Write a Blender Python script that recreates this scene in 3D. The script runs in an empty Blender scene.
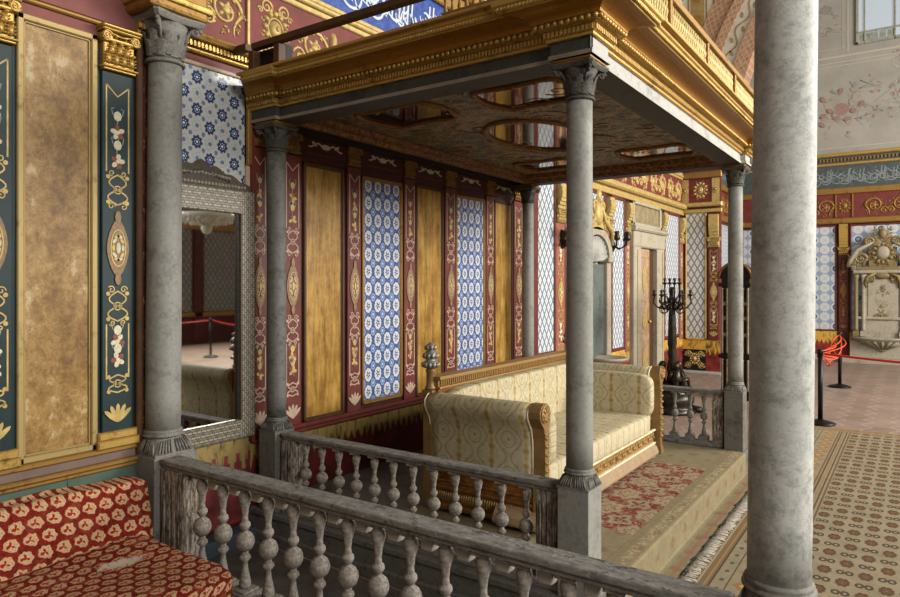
import bpy, bmesh, math, random
from mathutils import Vector, Matrix
PI = math.pi
sc = bpy.context.scene
COL = sc.collection
rnd = random.Random(7)

# ------------------------------------------------------------------ node expressions
def lin(h):
    h = h.lstrip('#')
    c = [int(h[i:i + 2], 16) / 255 for i in (0, 2, 4)]
    return tuple((x / 12.92 if x <= .04045 else ((x + .055) / 1.055) ** 2.4) for x in c) + (1.,)

class V:
    def __init__(s, g, k): s.g = g; s.k = k
    def _m(s, op, *a, clamp=False): return s.g.math(op, s, *a, clamp=clamp)
    def __add__(s, o): return s._m('ADD', o)
    __radd__ = __add__
    def __sub__(s, o): return s._m('SUBTRACT', o)
    def __rsub__(s, o): return s.g.math('SUBTRACT', o, s)
    def __mul__(s, o): return s._m('MULTIPLY', o)
    __rmul__ = __mul__
    def __truediv__(s, o): return s._m('DIVIDE', o)
    def __rtruediv__(s, o): return s.g.math('DIVIDE', o, s)
    def __neg__(s): return s * -1
    def sin(s): return s._m('SINE')
    def cos(s): return s._m('COSINE')
    def abs(s): return s._m('ABSOLUTE')
    def fract(s): return s._m('FRACT')
    def floor(s): return s._m('FLOOR')
    def sqrt(s): return s._m('SQRT')
    def pow(s, o): return s._m('POWER', o)
    def min(s, o): return s._m('MINIMUM', o)
    def max(s, o): return s._m('MAXIMUM', o)
    def lt(s, o): return s._m('LESS_THAN', o)
    def gt(s, o): return s._m('GREATER_THAN', o)
    def mod(s, o): return s._m('FLOORED_MODULO', o)
    def atan2(s, o): return s._m('ARCTAN2', o)
    def clamp(s): return s._m('ADD', 0, clamp=True)
    def below(s, t, soft=.01): return ((t - s) / soft + .5).clamp()      # 1 where s < t
    def above(s, t, soft=.01): return ((s - t) / soft + .5).clamp()
    def line(s, w, soft=.004): return s.abs().below(w, soft)

class G:
    def __init__(s, name):
        s.m = bpy.data.materials.new(name); s.m.use_nodes = True
        s.t = s.m.node_tree; s.n = s.t.nodes; s.l = s.t.links
        s.b = s.n['Principled BSDF']
        tc = s.n.new('ShaderNodeTexCoord'); s.co = tc.outputs['Object']
        sx = s.n.new('ShaderNodeSeparateXYZ'); s.l.new(s.co, sx.inputs[0])
        s.x, s.y, s.z = (V(s, sx.outputs[i]) for i in range(3))
    def put(s, inp, v):
        if isinstance(v, V): v = v.k
        if isinstance(v, (bpy.types.NodeSocket,)): s.l.new(v, inp)
        else: inp.default_value = v
    def math(s, op, *a, clamp=False):
        n = s.n.new('ShaderNodeMath'); n.operation = op; n.use_clamp = clamp
        for i, v in enumerate(a): s.put(n.inputs[i], v)
        return V(s, n.outputs[0])
    def vec(s, x, y, z):
        n = s.n.new('ShaderNodeCombineXYZ')
        for i, v in enumerate((x, y, z)): s.put(n.inputs[i], v)
        return n.outputs[0]
    def noise(s, scale=5, detail=4, rough=.6, vec=None, dist=0):
        n = s.n.new('ShaderNodeTexNoise'); s.l.new(vec or s.co, n.inputs['Vector'])
        n.inputs['Scale'].default_value = scale; n.inputs['Detail'].default_value = detail
        n.inputs['Roughness'].default_value = rough; n.inputs['Distortion'].default_value = dist
        return V(s, n.outputs['Fac'])
    def voro(s, scale=5, vec=None, feature='F1'):
        n = s.n.new('ShaderNodeTexVoronoi'); n.feature = feature
        s.l.new(vec or s.co, n.inputs['Vector']); n.inputs['Scale'].default_value = scale
        return V(s, n.outputs['Distance'])
    def mix(s, f, a, b, mode='MIX'):
        n = s.n.new('ShaderNodeMix'); n.data_type = 'RGBA'; n.blend_type = mode; n.clamp_factor = True
        s.put(n.inputs[0], f); s.put(n.inputs[6], s.c(a)); s.put(n.inputs[7], s.c(b))
        return n.outputs[2]
    def c(s, a): return lin(a) if isinstance(a, str) else a
    def ramp(s, f, stops):
        n = s.n.new('ShaderNodeValToRGB'); e = n.color_ramp.elements
        while len(e) < len(stops): e.new(.5)
        for q, (p, cc) in zip(e, stops): q.position = p; q.color = lin(cc) if isinstance(cc, str) else cc
        s.put(n.inputs[0], f); return n.outputs[0]
    def out(s, color, rough=.6, metal=0., bump=None, dist=.004, strength=.6, spec=.35):
        s.put(s.b.inputs['Base Color'], s.c(color)); s.put(s.b.inputs['Roughness'], rough)
        s.put(s.b.inputs['Metallic'], metal); s.b.inputs['Specular IOR Level'].default_value = spec
        if bump is not None:
            n = s.n.new('ShaderNodeBump'); n.inputs['Distance'].default_value = dist; n.inputs['Strength'].default_value = strength
            s.put(n.inputs['Height'], bump); s.l.new(n.outputs[0], s.b.inputs['Normal'])
        return s.m

def hyp(a, b): return (a * a + b * b).sqrt()

def plain(name, color, rough=.6, metal=0., var=.25, scale=14, bumpy=.0, dist=.003):
    g = G(name); n = g.noise(scale, 5, .65)
    c = lin(color) if isinstance(color, str) else color
    d = tuple(x * (1 - var) for x in c[:3]) + (1,); e = tuple(min(1, x * (1 + var)) for x in c[:3]) + (1,)
    return g.out(g.ramp(n, [(.3, d), (.7, e)]), rough, metal, n if bumpy else None, dist, bumpy or .5)

M = {}
def gold(name, color, rough=.38, metal=.75, dark='#5a3508'):
    g = G(name); n = g.noise(22, 5, .7); n2 = g.noise(5, 3, .6)
    f = (n * .6 + n2 * .4)
    return g.out(g.ramp(f, [(.3, dark), (.46, color), (.7, color)]), rough, metal, n, .003, .35)
M['gold'] = gold('gilding', '#b8954f', .42, .55, '#4e3812')
M['gold_frame'] = gold('pale gilt frame', '#a08a58', .5, .3, '#5e4a22')
M['gold_dull'] = gold('worn gilding', '#8f6c33', .5, .4, '#3c270f')
M['gold_flat'] = gold('gilded cove', '#9a6b22', .36, .6, '#6e470f')
M['gold_pale'] = plain('pale gold paint', '#b39a5e', .5, .2, .3, 20)
M['gold_dark'] = gold('brown carved gilding', '#74501f', .5, .35, '#2a1a0a')

def marble(name, base, vein, dark, scale=4., amt=1., rough=.6):
    g = G(name)
    w = g.noise(scale, 6, .65, dist=.5)
    v1 = (g.noise(scale * .9, 7, .62, dist=1.0) - .5).abs()
    v2 = (g.noise(scale * 2.2, 6, .6, dist=.8) - .5).abs()
    c = g.ramp(w * .6 + g.noise(scale * 4.5, 6, .7) * .4, [(.36, dark), (.5, base), (.62, base), (.72, vein)])
    c = g.mix((v1.below(.012, .03)) * (.55 * amt), c, vein)
    c = g.mix((v2.below(.010, .03)) * (.35 * amt), c, dark)
    f = g.noise(scale * 9, 8, .78); f2 = (g.noise(scale * 2.6, 8, .72) - .5).abs()
    c = g.mix(f.below(.43, .1) * (.35 + .2 * amt), c, dark); c = g.mix(f.above(.60, .08) * (.25 + .25 * amt), c, vein)
    c = g.mix(f2.below(.007, .010) * .8 * amt, c, dark)
    sp = g.noise(scale * 1.3, 8, .75, dist=.3)
    c = g.mix(sp.below(.38, .06) * .28 * amt, c, dark)
    return g.out(c, rough, 0, f, .002, .25)
M['marble'] = marble('veined grey marble', '#b0b0a9', '#c6c4ba', '#7f807b', 3.2, .7)
M['marble_grey'] = marble('plain grey marble', '#85847c', '#9a988e', '#68665f', 5, .35)
M['marble_dark'] = marble('dull dark marble', '#66645d', '#7b776c', '#43423f', 6, .35)
M['stone_cap'] = marble('carved grey stone', '#77746c', '#8d887c', '#4d4a45', 8, .3, .7)
M['stone_dark'] = marble('blackened carved stone', '#47443c', '#5c574c', '#2b2924', 8, .3, .7)
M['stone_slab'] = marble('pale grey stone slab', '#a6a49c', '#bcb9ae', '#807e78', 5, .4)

def oldwood():
    g = G('weathered painted wood')
    v = g.vec(g.x * 6, g.y * 60, g.z * 60)
    n = g.noise(1.0, 5, .7, v); p = g.noise(28, 6, .75); q = g.noise(7, 4, .6)
    c = g.ramp(n, [(.3, '#5d5650'), (.5, '#7f776e'), (.7, '#979087')])
    c = g.mix((p * .6 + q * .4).above(.55, .06) * .6, c, '#aaa091')
    c = g.mix(g.noise(40, 5, .7).below(.38, .05) * .6, c, '#3a332b')
    return g.out(c, .8, 0, p, .006, .7, .2)
M['oldwood'] = oldwood()
def oldrail():
    g = G('weathered grey rail')
    v = g.vec(g.x * 14, g.y * 40, g.z * 40)
    n = g.noise(1.0, 6, .75, v); p = g.noise(30, 6, .75)
    c = g.ramp(n, [(.3, '#4a4743'), (.5, '#74716a'), (.72, '#918d85')])
    c = g.mix(p.above(.60, .06) * .6, c, '#a09a8f')
    c = g.mix(g.noise(16, 5, .7).below(.39, .04) * .7, c, '#3b332b')
    return g.out(c, .85, 0, p, .005, .6, .2)
M['oldrail'] = oldrail()
def flaky():
    g = G('flaking white paint over wood')
    v = g.vec(g.x * 30, g.y * 30, g.z * 8)
    n = g.noise(1.6, 6, .75, v)
    c = g.ramp(n, [(.38, '#453629'), (.50, '#73675a'), (.58, '#a29a8e')])
    return g.out(c, .85, 0, n, .006, .8, .2)
M['flaky'] = flaky()
M['pale_block'] = plain('chalky white paint', '#a09a8e', .8, 0, .2, 20)

# --- wall panels
def parchment():
    g = G('mottled ochre panel')
    a = g.noise(2.6, 8, .75, vec=g.vec(g.x, g.y * 1.6, g.z)); b = g.noise(16, 8, .8, dist=.3); cr = (g.noise(6, 8, .75, dist=.4) - .5).abs()
    c = g.ramp(a * .55 + b * .45, [(.38, '#5c3f1c'), (.47, '#83622f'), (.55, '#9d7d47'), (.66, '#b0945f')])
    c = g.mix(cr.below(.007, .012) * .7, c, '#4c3416')
    c = g.mix((a.above(.60, .04)) * .4, c, '#c9bc9c')
    return g.out(c, .45, 0, b, .003, .4)
M['parchment'] = parchment()
def goldwood():
    g = G('golden grained panel')
    v = g.vec(g.x * 9, g.y * 9, g.z * 1.3)
    n = g.noise(2.2, 7, .75, v); b = g.noise(4, 7, .75)
    c = g.ramp(n * .6 + b * .4, [(.35, '#4f3410'), (.46, '#85601f'), (.57, '#a8833c'), (.69, '#b89a58')])
    return g.out(c, .42, 0)
M['goldwood'] = goldwood()
M['red'] = plain('dull red lacquer', '#622a23', .5, 0, .3, 9)
M['red_dark'] = plain('dark red lacquer', '#421611', .5, 0, .35, 9)
M['red_frieze'] = plain('red frieze ground', '#6a2c27', .6, 0, .25, 7)
M['pink'] = plain('rose red plaster', '#784640', .7, 0, .18, 4)
M['green'] = plain('dark blue green lacquer', '#0f2829', .5, 0, .3, 10)
M['green_pale'] = plain('faded green paint', '#485a4d', .7, 0, .2, 6)
M['mauve'] = plain('mauve painted board', '#6f5d54', .7, 0, .15, 8)
M['blackish'] = plain('near black lacquer', '#15130f', .5, 0, .3, 9)
M['line_pale'] = plain('pale painted line', '#b39a84', .55, 0, .15)
M['line_rose'] = plain('rose painted line', '#8f5644', .55, 0, .15)
M['flower_pale'] = plain('pale painted petals', '#c9bf9f', .6, 0, .25, 60)
M['flower_red'] = plain('red painted petals', '#82443a', .6, 0, .25, 60)
M['flower_blue'] = plain('grey blue painted leaves', '#6f8a86', .6, 0, .25, 60)
M['medallion'] = plain('painted bronze medallion', '#806848', .5, .1, .3, 50)
M['brown'] = plain('brown timber', '#4a3018', .55, 0, .3, 10)
M['brown_peel'] = (lambda g: g.out(g.ramp(g.noise(24, 6, .75), [(.40, '#3a1a10'), (.56, '#5a2a14'), (.63, '#b27d3e')]), .7))(G('peeling brown paint'))

def tile_oval():   # canopy wall: blue ground with white ovals
    g = G('blue tile with white ovals')
    pu, pv = .1225, .1445
    u = (g.y - 4.158) / pu; v = (g.z - .76) / pv
    du = (u.fract() - .5) * pu; dv = (v.fract() - .5) * pv
    r = hyp(du / .043, dv / .056); an = dv.atan2(du)
    c = g.ramp(g.noise(30, 3), [(.35, '#3a4b78'), (.65, '#51638e')])
    eu = ((u + .5).fract() - .5) * pu; ev = ((v + .5).fract() - .5) * pv
    d = hyp(eu / .026, ev / .034)
    c = g.mix(d.below(1, .12), c, '#98a4ba'); c = g.mix(d.below(.74, .12), c, '#50699f'); c = g.mix(d.below(.35, .2), c, '#b9c6da')
    ring = r + (an * 10).sin() * .05
    c = g.mix(ring.below(1, .1), c, '#c3c5c2')
    c = g.mix((r - .62).abs().below(.06, .05) * (an * 8).sin().above(-.3, .4) * .7, c, '#6a80b2')
    star = r + (an * 5 + 1).sin() * .16
    c = g.mix(star.below(.40, .08), c, '#2c3c74')
    c = g.mix(r.below(.14, .06), c, '#cfd3da')
    gr = g.math('MINIMUM', (du.abs() - pu / 2).abs(), (dv.abs() - pv / 2).abs())
    c = g.mix(gr.below(.0012, .001) * .4, c, '#7d8cb0')
    return g.out(c, .22, 0, None, spec=.4)
M['tile_oval'] = tile_oval()
def tile_star():   # mirror bay: white ground, blue stars
    g = G('white tile with blue stars')
    p = .095
    a = (g.y - 2.49) / p; b = (g.z - 2.34) / p * .92
    u = a + b; v = a - b
    du = (u * .5 + .5).fract() - .5; dv = (v * .5 + .5).fract() - .5
    X = (du + dv); Y = (du - dv)
    r = hyp(X, Y); an = Y.atan2(X)
    nz = g.noise(45, 4, .6)
    c = g.mix(nz.above(.6, .1) * .5, '#b9bab3', '#93a0b2')
    st = r + (an * 8).sin() * .05
    c = g.mix(st.below(.40, .04), c, '#2f4069')
    c = g.mix(((r - .19).abs().below(.03, .02)) * (an * 8).cos().above(0, .3), c, '#c5cbd2')
    c = g.mix(r.below(.08, .03), c, '#cfd5d8')
    eu = (u * .5).fract() - .5; ev = (v * .5).fract() - .5
    rr = hyp(eu + ev, eu - ev)
    c = g.mix(((rr - .32 + ((eu - ev).atan2(eu + ev) * 4).sin() * .06).abs()).below(.018, .02) * .8, c, '#7f92b4')
    q = hyp(du.abs() - .5, dv.abs() - .5).min(hyp(du.abs() - .5, dv)).min(hyp(du, dv.abs() - .5))
    c = g.mix((q + ((u * 9).sin() * (v * 9).sin()) * .02).below(.1, .03) * .85, c, '#4a6294')
    return g.out(c, .25, 0)
M['tile_star'] = tile_star()
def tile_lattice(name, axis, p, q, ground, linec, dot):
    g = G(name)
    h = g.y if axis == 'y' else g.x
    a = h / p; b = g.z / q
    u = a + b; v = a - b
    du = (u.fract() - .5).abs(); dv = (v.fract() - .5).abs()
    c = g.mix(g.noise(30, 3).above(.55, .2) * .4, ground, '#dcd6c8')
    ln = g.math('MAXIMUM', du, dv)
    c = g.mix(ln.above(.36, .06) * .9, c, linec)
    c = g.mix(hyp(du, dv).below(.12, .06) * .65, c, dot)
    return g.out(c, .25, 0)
M['tile_lattice'] = tile_lattice('white tile with blue lattice', 'y', .115, .17, '#cfd0cb', '#5d728f', '#8497ad')
M['tile_pier'] = tile_lattice('white tile with grey lattice', 'x', .12, .215, '#cfcac0', '#6f757c', '#9aa0a5')
def tile_oct():    # far wall: white octagons with blue circles
    g = G('white octagon tile with blue roundels')
    p = .22
    a = g.x / p; b = g.z / p
    u = a.fract() - .5; v = b.fract() - .5
    ou = u.abs(); ov = v.abs()
    octa = (ou.max(ov)).max((ou + ov) * .72)
    c = g.mix(octa.above(.45, .05) * .75, '#bdc0bd', '#7285a4')
    ck = ((a.floor() + b.floor() * 2).mod(4)).below(.5, .2)
    r = hyp(u, v)
    c = g.mix(r.below(.29, .03) * ck, c, '#33456f'); c = g.mix(r.below(.17, .05) * ck, c, '#8796b4')
    c = g.mix((ou - ov).abs().below(.035, .03) * r.below(.24, .03) * (1 - ck) * .7, c, '#8797b2')
    return g.out(c, .3, 0)
M['tile_oct'] = tile_oct()
def script_ground():
    g = G('blue glazed inscription ground'); n = g.noise(20, 4)
    return g.out(g.ramp(n, [(.35, '#2c3f80'), (.65, '#425a9c')]), .3)
M['blue_ground'] = script_ground()
M['slate_ground'] = plain('slate glazed ground', '#474f4f', .4, 0, .25, 12)
M['script_grey'] = plain('grey white lettering', '#7e8684', .4, 0, .15)
M['script_white'] = plain('white glazed lettering', '#bcc4cc', .4, 0, .1)

# --- dados
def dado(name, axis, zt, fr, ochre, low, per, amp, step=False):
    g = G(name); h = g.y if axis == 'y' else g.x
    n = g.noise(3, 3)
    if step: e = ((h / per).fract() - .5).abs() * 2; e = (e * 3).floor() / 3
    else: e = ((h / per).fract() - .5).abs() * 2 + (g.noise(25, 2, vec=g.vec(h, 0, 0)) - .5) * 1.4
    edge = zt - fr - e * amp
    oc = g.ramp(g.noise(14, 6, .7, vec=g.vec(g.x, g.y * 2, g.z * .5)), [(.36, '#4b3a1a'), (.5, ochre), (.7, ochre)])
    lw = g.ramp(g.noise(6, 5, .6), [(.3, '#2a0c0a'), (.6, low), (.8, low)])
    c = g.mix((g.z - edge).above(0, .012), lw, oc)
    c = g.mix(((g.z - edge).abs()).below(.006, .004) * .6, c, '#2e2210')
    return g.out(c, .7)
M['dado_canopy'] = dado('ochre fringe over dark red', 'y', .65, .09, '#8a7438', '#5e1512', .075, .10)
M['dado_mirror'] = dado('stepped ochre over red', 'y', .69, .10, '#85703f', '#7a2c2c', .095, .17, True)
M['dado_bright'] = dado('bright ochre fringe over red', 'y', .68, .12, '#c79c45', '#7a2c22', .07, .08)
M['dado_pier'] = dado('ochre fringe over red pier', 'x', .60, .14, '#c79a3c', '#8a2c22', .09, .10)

# --- upholstery
def damask(name, ax, ou=0., ov=0.):
    g = G(name)
    h = {'x': g.x, 'y': g.y}[ax[0]]; w = {'z': g.z, 'x': g.x, 'y': g.y}[ax[1]]
    P, Q = .25, .225
    u = (h - ou) / P; v = (w - ov) / Q
    du = (u.fract() - .5) * P; dv = (v.fract() - .5) * Q
    n = g.noise(70, 3, .6); n2 = g.noise(18, 4, .7)
    base = g.ramp(n2 * .5 + n * .5, [(.35, '#a59b7e'), (.65, '#c3b99c')])
    r = hyp(du * 1.0, dv * .92)
    og = (du.abs() - (.055 + ((v - .5) * 2 * PI).cos() * .038))
    c = g.mix(og.line(.008, .006) * .5, base, '#8e7a45')
    c = g.mix((r - .048).abs().below(.005, .004) * .55, c, '#8e7c4a')
    c = g.mix((r - .030).abs().below(.003, .003) * .5, c, '#998a58')
    c = g.mix(r.below(.012, .006) * .6, c, '#7d6b3c')
    st = ((u + .5).fract() - .5) * P
    we = (w * 60).sin() * .004 + (w * 140).sin() * .003
    c = g.mix((st.abs() + we).below(.016, .006) * .62, c, '#a58a48')
    c = g.mix((st.abs() + we * 2).below(.005, .004) * .6, c, '#7d6630')
    sx = ((u * 2).fract() - .5); sy = (v * 2).fract() - .5
    c = g.mix(hyp(sx * .12, sy * .11).below(.009, .005) * .5, c, '#8f7d4a')
    c = g.mix((g.noise(140, 2, .5)).above(.6, .1) * .15, c, '#8c7c50')
    return g.out(c, .72, 0, n, .001, .3, .2)
M['damask_xz'] = damask('cream gold damask across', 'xz', 1.06, .43)
M['damask_yz'] = damask('cream gold damask along', 'yz', .06, .43)
M['damask_yx'] = damask('cream gold damask seat', 'yx', .06, .11)
M['piping'] = plain('pale piping', '#d8cda9', .7)
def divan_cloth(name, ax, uz):
    g = G(name)
    P, Q = .086, .145
    h = g.y if ax == 'y' else g.x
    w = g.z if uz else g.x - g.z
    h = h if uz else h - g.z
    nz = g.noise(36, 3, .6)
    h = h + (nz - .5) * .022; w = w + (g.noise(36, 3, .6, vec=g.vec(g.y, g.z, g.x)) - .5) * .022
    h = h + w * .2
    def cell(off):
        u = (h / P + off); v = (w / Q + off)
        return (u.fract() - .5) * P, (v.fract() - .5) * Q
    out = g.ramp(g.noise(40, 4), [(.35, '#561009'), (.65, '#77190e')])
    c = out
    for off in (0, .5):
        du, dv = cell(off)
        an = dv.atan2(du)
        # pointed leaf: lens shape with scallops
        lens = hyp(du / .034, dv / .0285) + (an * 7).sin() * .07 - (an.cos()) * .10 * (dv / .0285).abs()
        c = g.mix(lens.below(1, .1), c, '#b79a74')
        fl = hyp((du + .003) / .017, dv / .015) + (an * 3 + .6).sin() * .55
        c = g.mix(fl.below(.75, .12), c, '#84190f')
        c = g.mix((hyp((du + .002) / .026, dv / .021) + (an * 7).sin() * .25 - .95).abs().below(.09, .08) * .55, c, '#9a4a30')
    c = g.mix(g.noise(11, 4, .7).above(.56, .1) * (.12 if uz else .35), c, '#a8704c')
    c = g.mix(g.noise(90, 3, .7).above(.56, .08) * .3, c, '#8a3a22')
    return g.out(c, .85, 0, nz, .002, .4, .15)
M['divan_back'] = divan_cloth('red cloth with cream leaves', 'y', True)
M['divan_seat'] = divan_cloth('red seat cloth with cream leaves', 'y', False)
M['lining'] = plain('pale torn lining', '#b8aa98', .9, 0, .15, 30)
M['fray'] = plain('frayed rust threads', '#a65a3a', .9, 0, .4, 60)

# --- carpets
def red_carpet():
    g = G('red floral carpet with beige border')
    X = g.x + (2.515 - g.x).min(0) * 0
    n = g.noise(9, 5, .7); n1 = g.noise(55, 3, .6)
    XU = g.x + (.21 - g.z).max(0)
    p, q = .30, .36
    u = (g.x - 1.9) / p; v = (g.y - 4.2) / q
    du = u.fract() - .5; dv = v.fract() - .5
    an = dv.atan2(du); r = hyp(du, dv) + (an * 6).sin() * .05 + (n - .5) * .22
    eu = (u + .5).fract() - .5; ev = (v + .5).fract() - .5
    an2 = ev.atan2(eu); r2 = hyp(eu, ev) + (an2 * 4).sin() * .07 + (n - .5) * .2
    red = g.ramp(n1, [(.35, '#602f29'), (.65, '#783d35')])
    c = g.mix(r.below(.33, .05) * r.above(.17, .05), red, '#8a7c66')
    c = g.mix(r.below(.12, .04), c, '#8f8164')
    c = g.mix(r2.below(.26, .05), c, '#857a63'); c = g.mix(r2.below(.13, .05), c, '#64332c')
    c = g.mix((g.noise(16, 4, .6, dist=.6) - .5).abs().below(.022, .02) * .7, c, '#a5926f')
    bd = g.ramp(n1 * .5 + n * .5, [(.35, '#716750'), (.65, '#877c60')])
    bu = (XU * 6.3).fract() - .5; bv = (g.y * 3.4 + (XU * 6.3).floor() * .5).fract() - .5
    bd = g.mix((hyp(bu * .8, bv * 1.2) + (n - .5) * .5).below(.16, .06) * .45, bd, '#704438')
    bd = g.mix((g.noise(20, 4, .6, dist=.8) - .5).abs().below(.018, .02) * .5, bd, '#7a6a4a')
    for xx, ww in ((2.372, .006), (2.40, .004), (2.50, .005)):
        bd = g.mix((XU - xx).line(ww, .004) * .45, bd, '#7c6144')
    bd = g.mix((XU - 2.456).line(.032, .01) * (g.noise(45, 3, .6)).above(.52, .1) * .5, bd, '#b5a67c')
    bd = g.mix((XU - 2.79).line(.012, .006) * .6, bd, '#8a5a48')
    inside = (g.x.below(2.366, .006)) * (g.y.below(5.74, .006)) * (g.y.above(3.98, .006))
    c = g.mix(inside, bd, c)
    return g.out(c, .95, 0, n1, .003, .5, .1)
M['red_carpet'] = red_carpet()
def big_carpet():
    g = G('beige carpet with rust rosettes')
    n1 = g.noise(60, 3, .6); n = g.noise(6, 4, .6)
    base = g.ramp(n * .6 + n1 * .4, [(.35, '#7a6f58'), (.65, '#8f8369')])
    PX, PY = .107, .315
    u = (g.x - 3.324) / PX + .5
    k = u.floor(); du = (u.fract() - .5) * PX
    v = (g.y - 4.637 - k * .163) / PY + .5
    dv = (v.fract() - .5) * PY
    an = dv.atan2(du * 1.0); r = hyp(du, dv * .62)
    ros = r - (an * 5).cos().abs() * .008
    c = g.mix(ros.below(.033, .004), base, '#56402f')
    c = g.mix((r - .016).abs().below(.003, .003) * .35, c, '#8a6a4c'); c = g.mix(r.below(.005, .003), c, '#8a6a4c')
    # bow ties between the rosettes
    ev = ((v + .5).fract() - .5) * PY
    eye = hyp((du.abs() - .023) / .017, ev / .026)
    c = g.mix((eye - 1).abs().below(.40, .15) * .85, c, '#2f2a26')
    c = g.mix(((du.abs() < 0.0) if False else (hyp(du / .008, ev / .012)).below(1, .3)) * .7, c, '#4d463a')
    c = g.mix((hyp(du / .018, (ev.abs() - .045) / .016)).below(1, .3) * .3, c, '#8a6b4a')
    # striped guard border towards the step
    b = g.x.below(3.18, .004)
    s = base
    s = g.mix(g.x.above(2.70, .004) * g.x.below(2.80, .004) * .75, s, '#6a5338')
    for xx, ww, cc in ((2.735, .006, '#9c9072'), (2.80, .005, '#2e2018'), (2.775, .006, '#9a7448'), (2.885, .004, '#3a2a1c'), (3.06, .008, '#6a4226'), (3.085, .007, '#3b271b'), (3.11, .008, '#8a6a44'), (3.135, .006, '#3a2a20'), (3.165, .007, '#5c3a24')):
        s = g.mix((g.x - xx).line(ww, .004) * .8, s, cc)
    m = ((g.y / .14).fract() - .5) * .14
    s = g.mix(hyp((g.x - 2.845) / .014, m / .022).below(1, .3) * .85, s, '#3d4a46')
    m2 = ((g.y / .2).fract() - .5) * .2
    s = g.mix(((g.x - 2.975).abs() / .07 + m2.abs() / .085).below(1, .08) * .8, s, '#84603c')
    s = g.mix(((g.x - 2.975).abs() / .03 + m2.abs() / .04).below(1, .2) * .8, s, '#b08d58')
    c = g.mix(b, c, s)
    far = g.y.above(9.05, .01)
    c = g.mix(far * .7, c, '#83694a')
    return g.out(c, .95, 0, n1, .003, .5, .1)
M['big_carpet'] = big_carpet()
M['fringe'] = plain('off white carpet fringe', '#9d9587', .95, 0, .35, 60, .8, .004)
def hall_tiles():
    g = G('pinkish paving with white zigzag joints')
    p = .30
    u = g.x / p
    tri = ((g.y / .36).fract() - .5).abs() * 2 - .5
    uu = u + tri * .42
    d = (uu.fract() - .5).abs()
    n = g.noise(3, 4, .6)
    k = g.noise(2.3, 2, vec=g.vec(uu.floor() * 3.7, (g.y / .31).floor() * 5.1, 0))
    c = g.ramp(n * .5 + k * .5, [(.35, '#78655a'), (.65, '#917c6e')])
    c = g.mix(d.above(.475, .02) * .6, c, '#c4b6a6')
    return g.out(c, .45, 0, spec=.3)
M['hall_tiles'] = hall_tiles()
def grey_tiles():
    g = G('dull grey hexagon paving')
    p = .24
    u = g.x / p; v = g.y / p
    tri = ((v).fract() - .5).abs() * .6
    d = ((u + tri).fract() - .5).abs()
    n = g.noise(5, 5, .6)
    c = g.ramp(n, [(.35, '#45413c'), (.65, '#625c55')])
    c = g.mix(d.above(.48, .02) * .5, c, '#2e2b28')
    return g.out(c, .6, 0)
M['grey_tiles'] = grey_tiles()

# --- others
M['bronze'] = plain('dark bronze', '#332c24', .34, .6, .4, 12)
M['cast_black'] = plain('black painted metal', '#121212', .4, .3, .2, 10)
M['rope_red'] = plain('red barrier belt', '#c3262c', .6, 0, .1)
M['rope_orange'] = plain('orange red rope', '#cf4a22', .7, 0, .2, 40)
M['silver_finial'] = plain('silvered carving', '#8b877c', .45, .45, .3, 30)
M['sofa_gold'] = gold('gilt carved wood', '#9c7a48', .45, .35, '#4e3818')
M['sofa_wood'] = plain('golden brown wood', '#84673e', .4, .15, .25, 8)
M['sofa_plinth'] = plain('cream brown moulding', '#957e60', .5, 0, .15, 10)
def sofa_side():
    g = G('gilt brown panel'); n = g.noise(12, 5, .7)
    return g.out(g.ramp(n, [(.3, '#4a2c10'), (.5, '#805426'), (.7, '#a0713a')]), .4, .3)
M['sofa_side'] = sofa_side()
def pearl(name, axis):
    g = G(name)
    p, q = .034, .0165
    h = g.y; w = g.z
    k = (w / q).floor()
    u = (h / p + k * .37).fract(); v = (w / q).fract()
    n = g.noise(160, 3, .6)
    cell = (u - .5).abs().below(.40, .05) * (v - .5).abs().below(.30, .08)
    c = g.ramp(n, [(.35, '#443d33'), (.6, '#6b6354')])
    c = g.mix(cell * ((k * .5).fract().below(.25, .1) * .6 + .4), c, '#9c9585')
    c = g.mix(((h * 90).sin() * (w * 90).sin()).above(.3, .2) * .4, c, '#3d352b')
    return g.out(c, .35, .1, n, .002, .4)
M['pearl'] = pearl('pearl inlaid wood', 'z')
def pearl_v():
    g = G('pearl inlaid upright')
    p, q = .0165, .034
    h = g.y; w = g.z
    k = (h / p).floor()
    v = (w / q + k * .5).fract(); u = (h / p).fract()
    n = g.noise(160, 3, .6)
    cell = (u - .5).abs().below(.32, .08) * (v - .5).abs().below(.38, .05)
    c = g.ramp(n, [(.35, '#443d33'), (.6, '#6b6354')])
    c = g.mix(cell * .75, c, '#9c9585')
    c = g.mix(((h * 90).sin() * (w * 90).sin()).above(.3, .2) * .4, c, '#4a3d33')
    return g.out(c, .35, .1, n, .002, .4)
M['pearl_v'] = pearl_v()
M['pearl_carve'] = plain('carved dark fretwork', '#4a3f30', .5, 0, .4, 60)
g = G('silvered glass'); M['glass'] = g.out('#c9cac4', .025, 1.0)
g = G('aged ceiling glass'); M['ceil_glass'] = g.out('#6b6254', .06, 1.0)
def ceil_paint():
    g = G('dark painted scrollwork ceiling')
    a = g.noise(2.6, 5, .6, dist=2.2); b = g.noise(6.5, 6, .65, dist=2.5)
    c = g.ramp(b, [(.32, '#1f231d'), (.5, '#363c31'), (.68, '#4e5646')])
    c = g.mix((a - .5).abs().below(.035, .03) * .85, c, '#8a7850')
    c = g.mix((b - .5).abs().below(.02, .025) * .7, c, '#a5834e')
    c = g.mix(g.noise(11, 4, .6, dist=1.5).above(.62, .05) * .5, c, '#5a4028')
    return g.out(c, .55, 0)
M['ceil_paint'] = ceil_paint()
M['ceil_dark'] = plain('very dark brown timber', '#1d130b', .6, 0, .3, 8)  # one even, very dark brown
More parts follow.
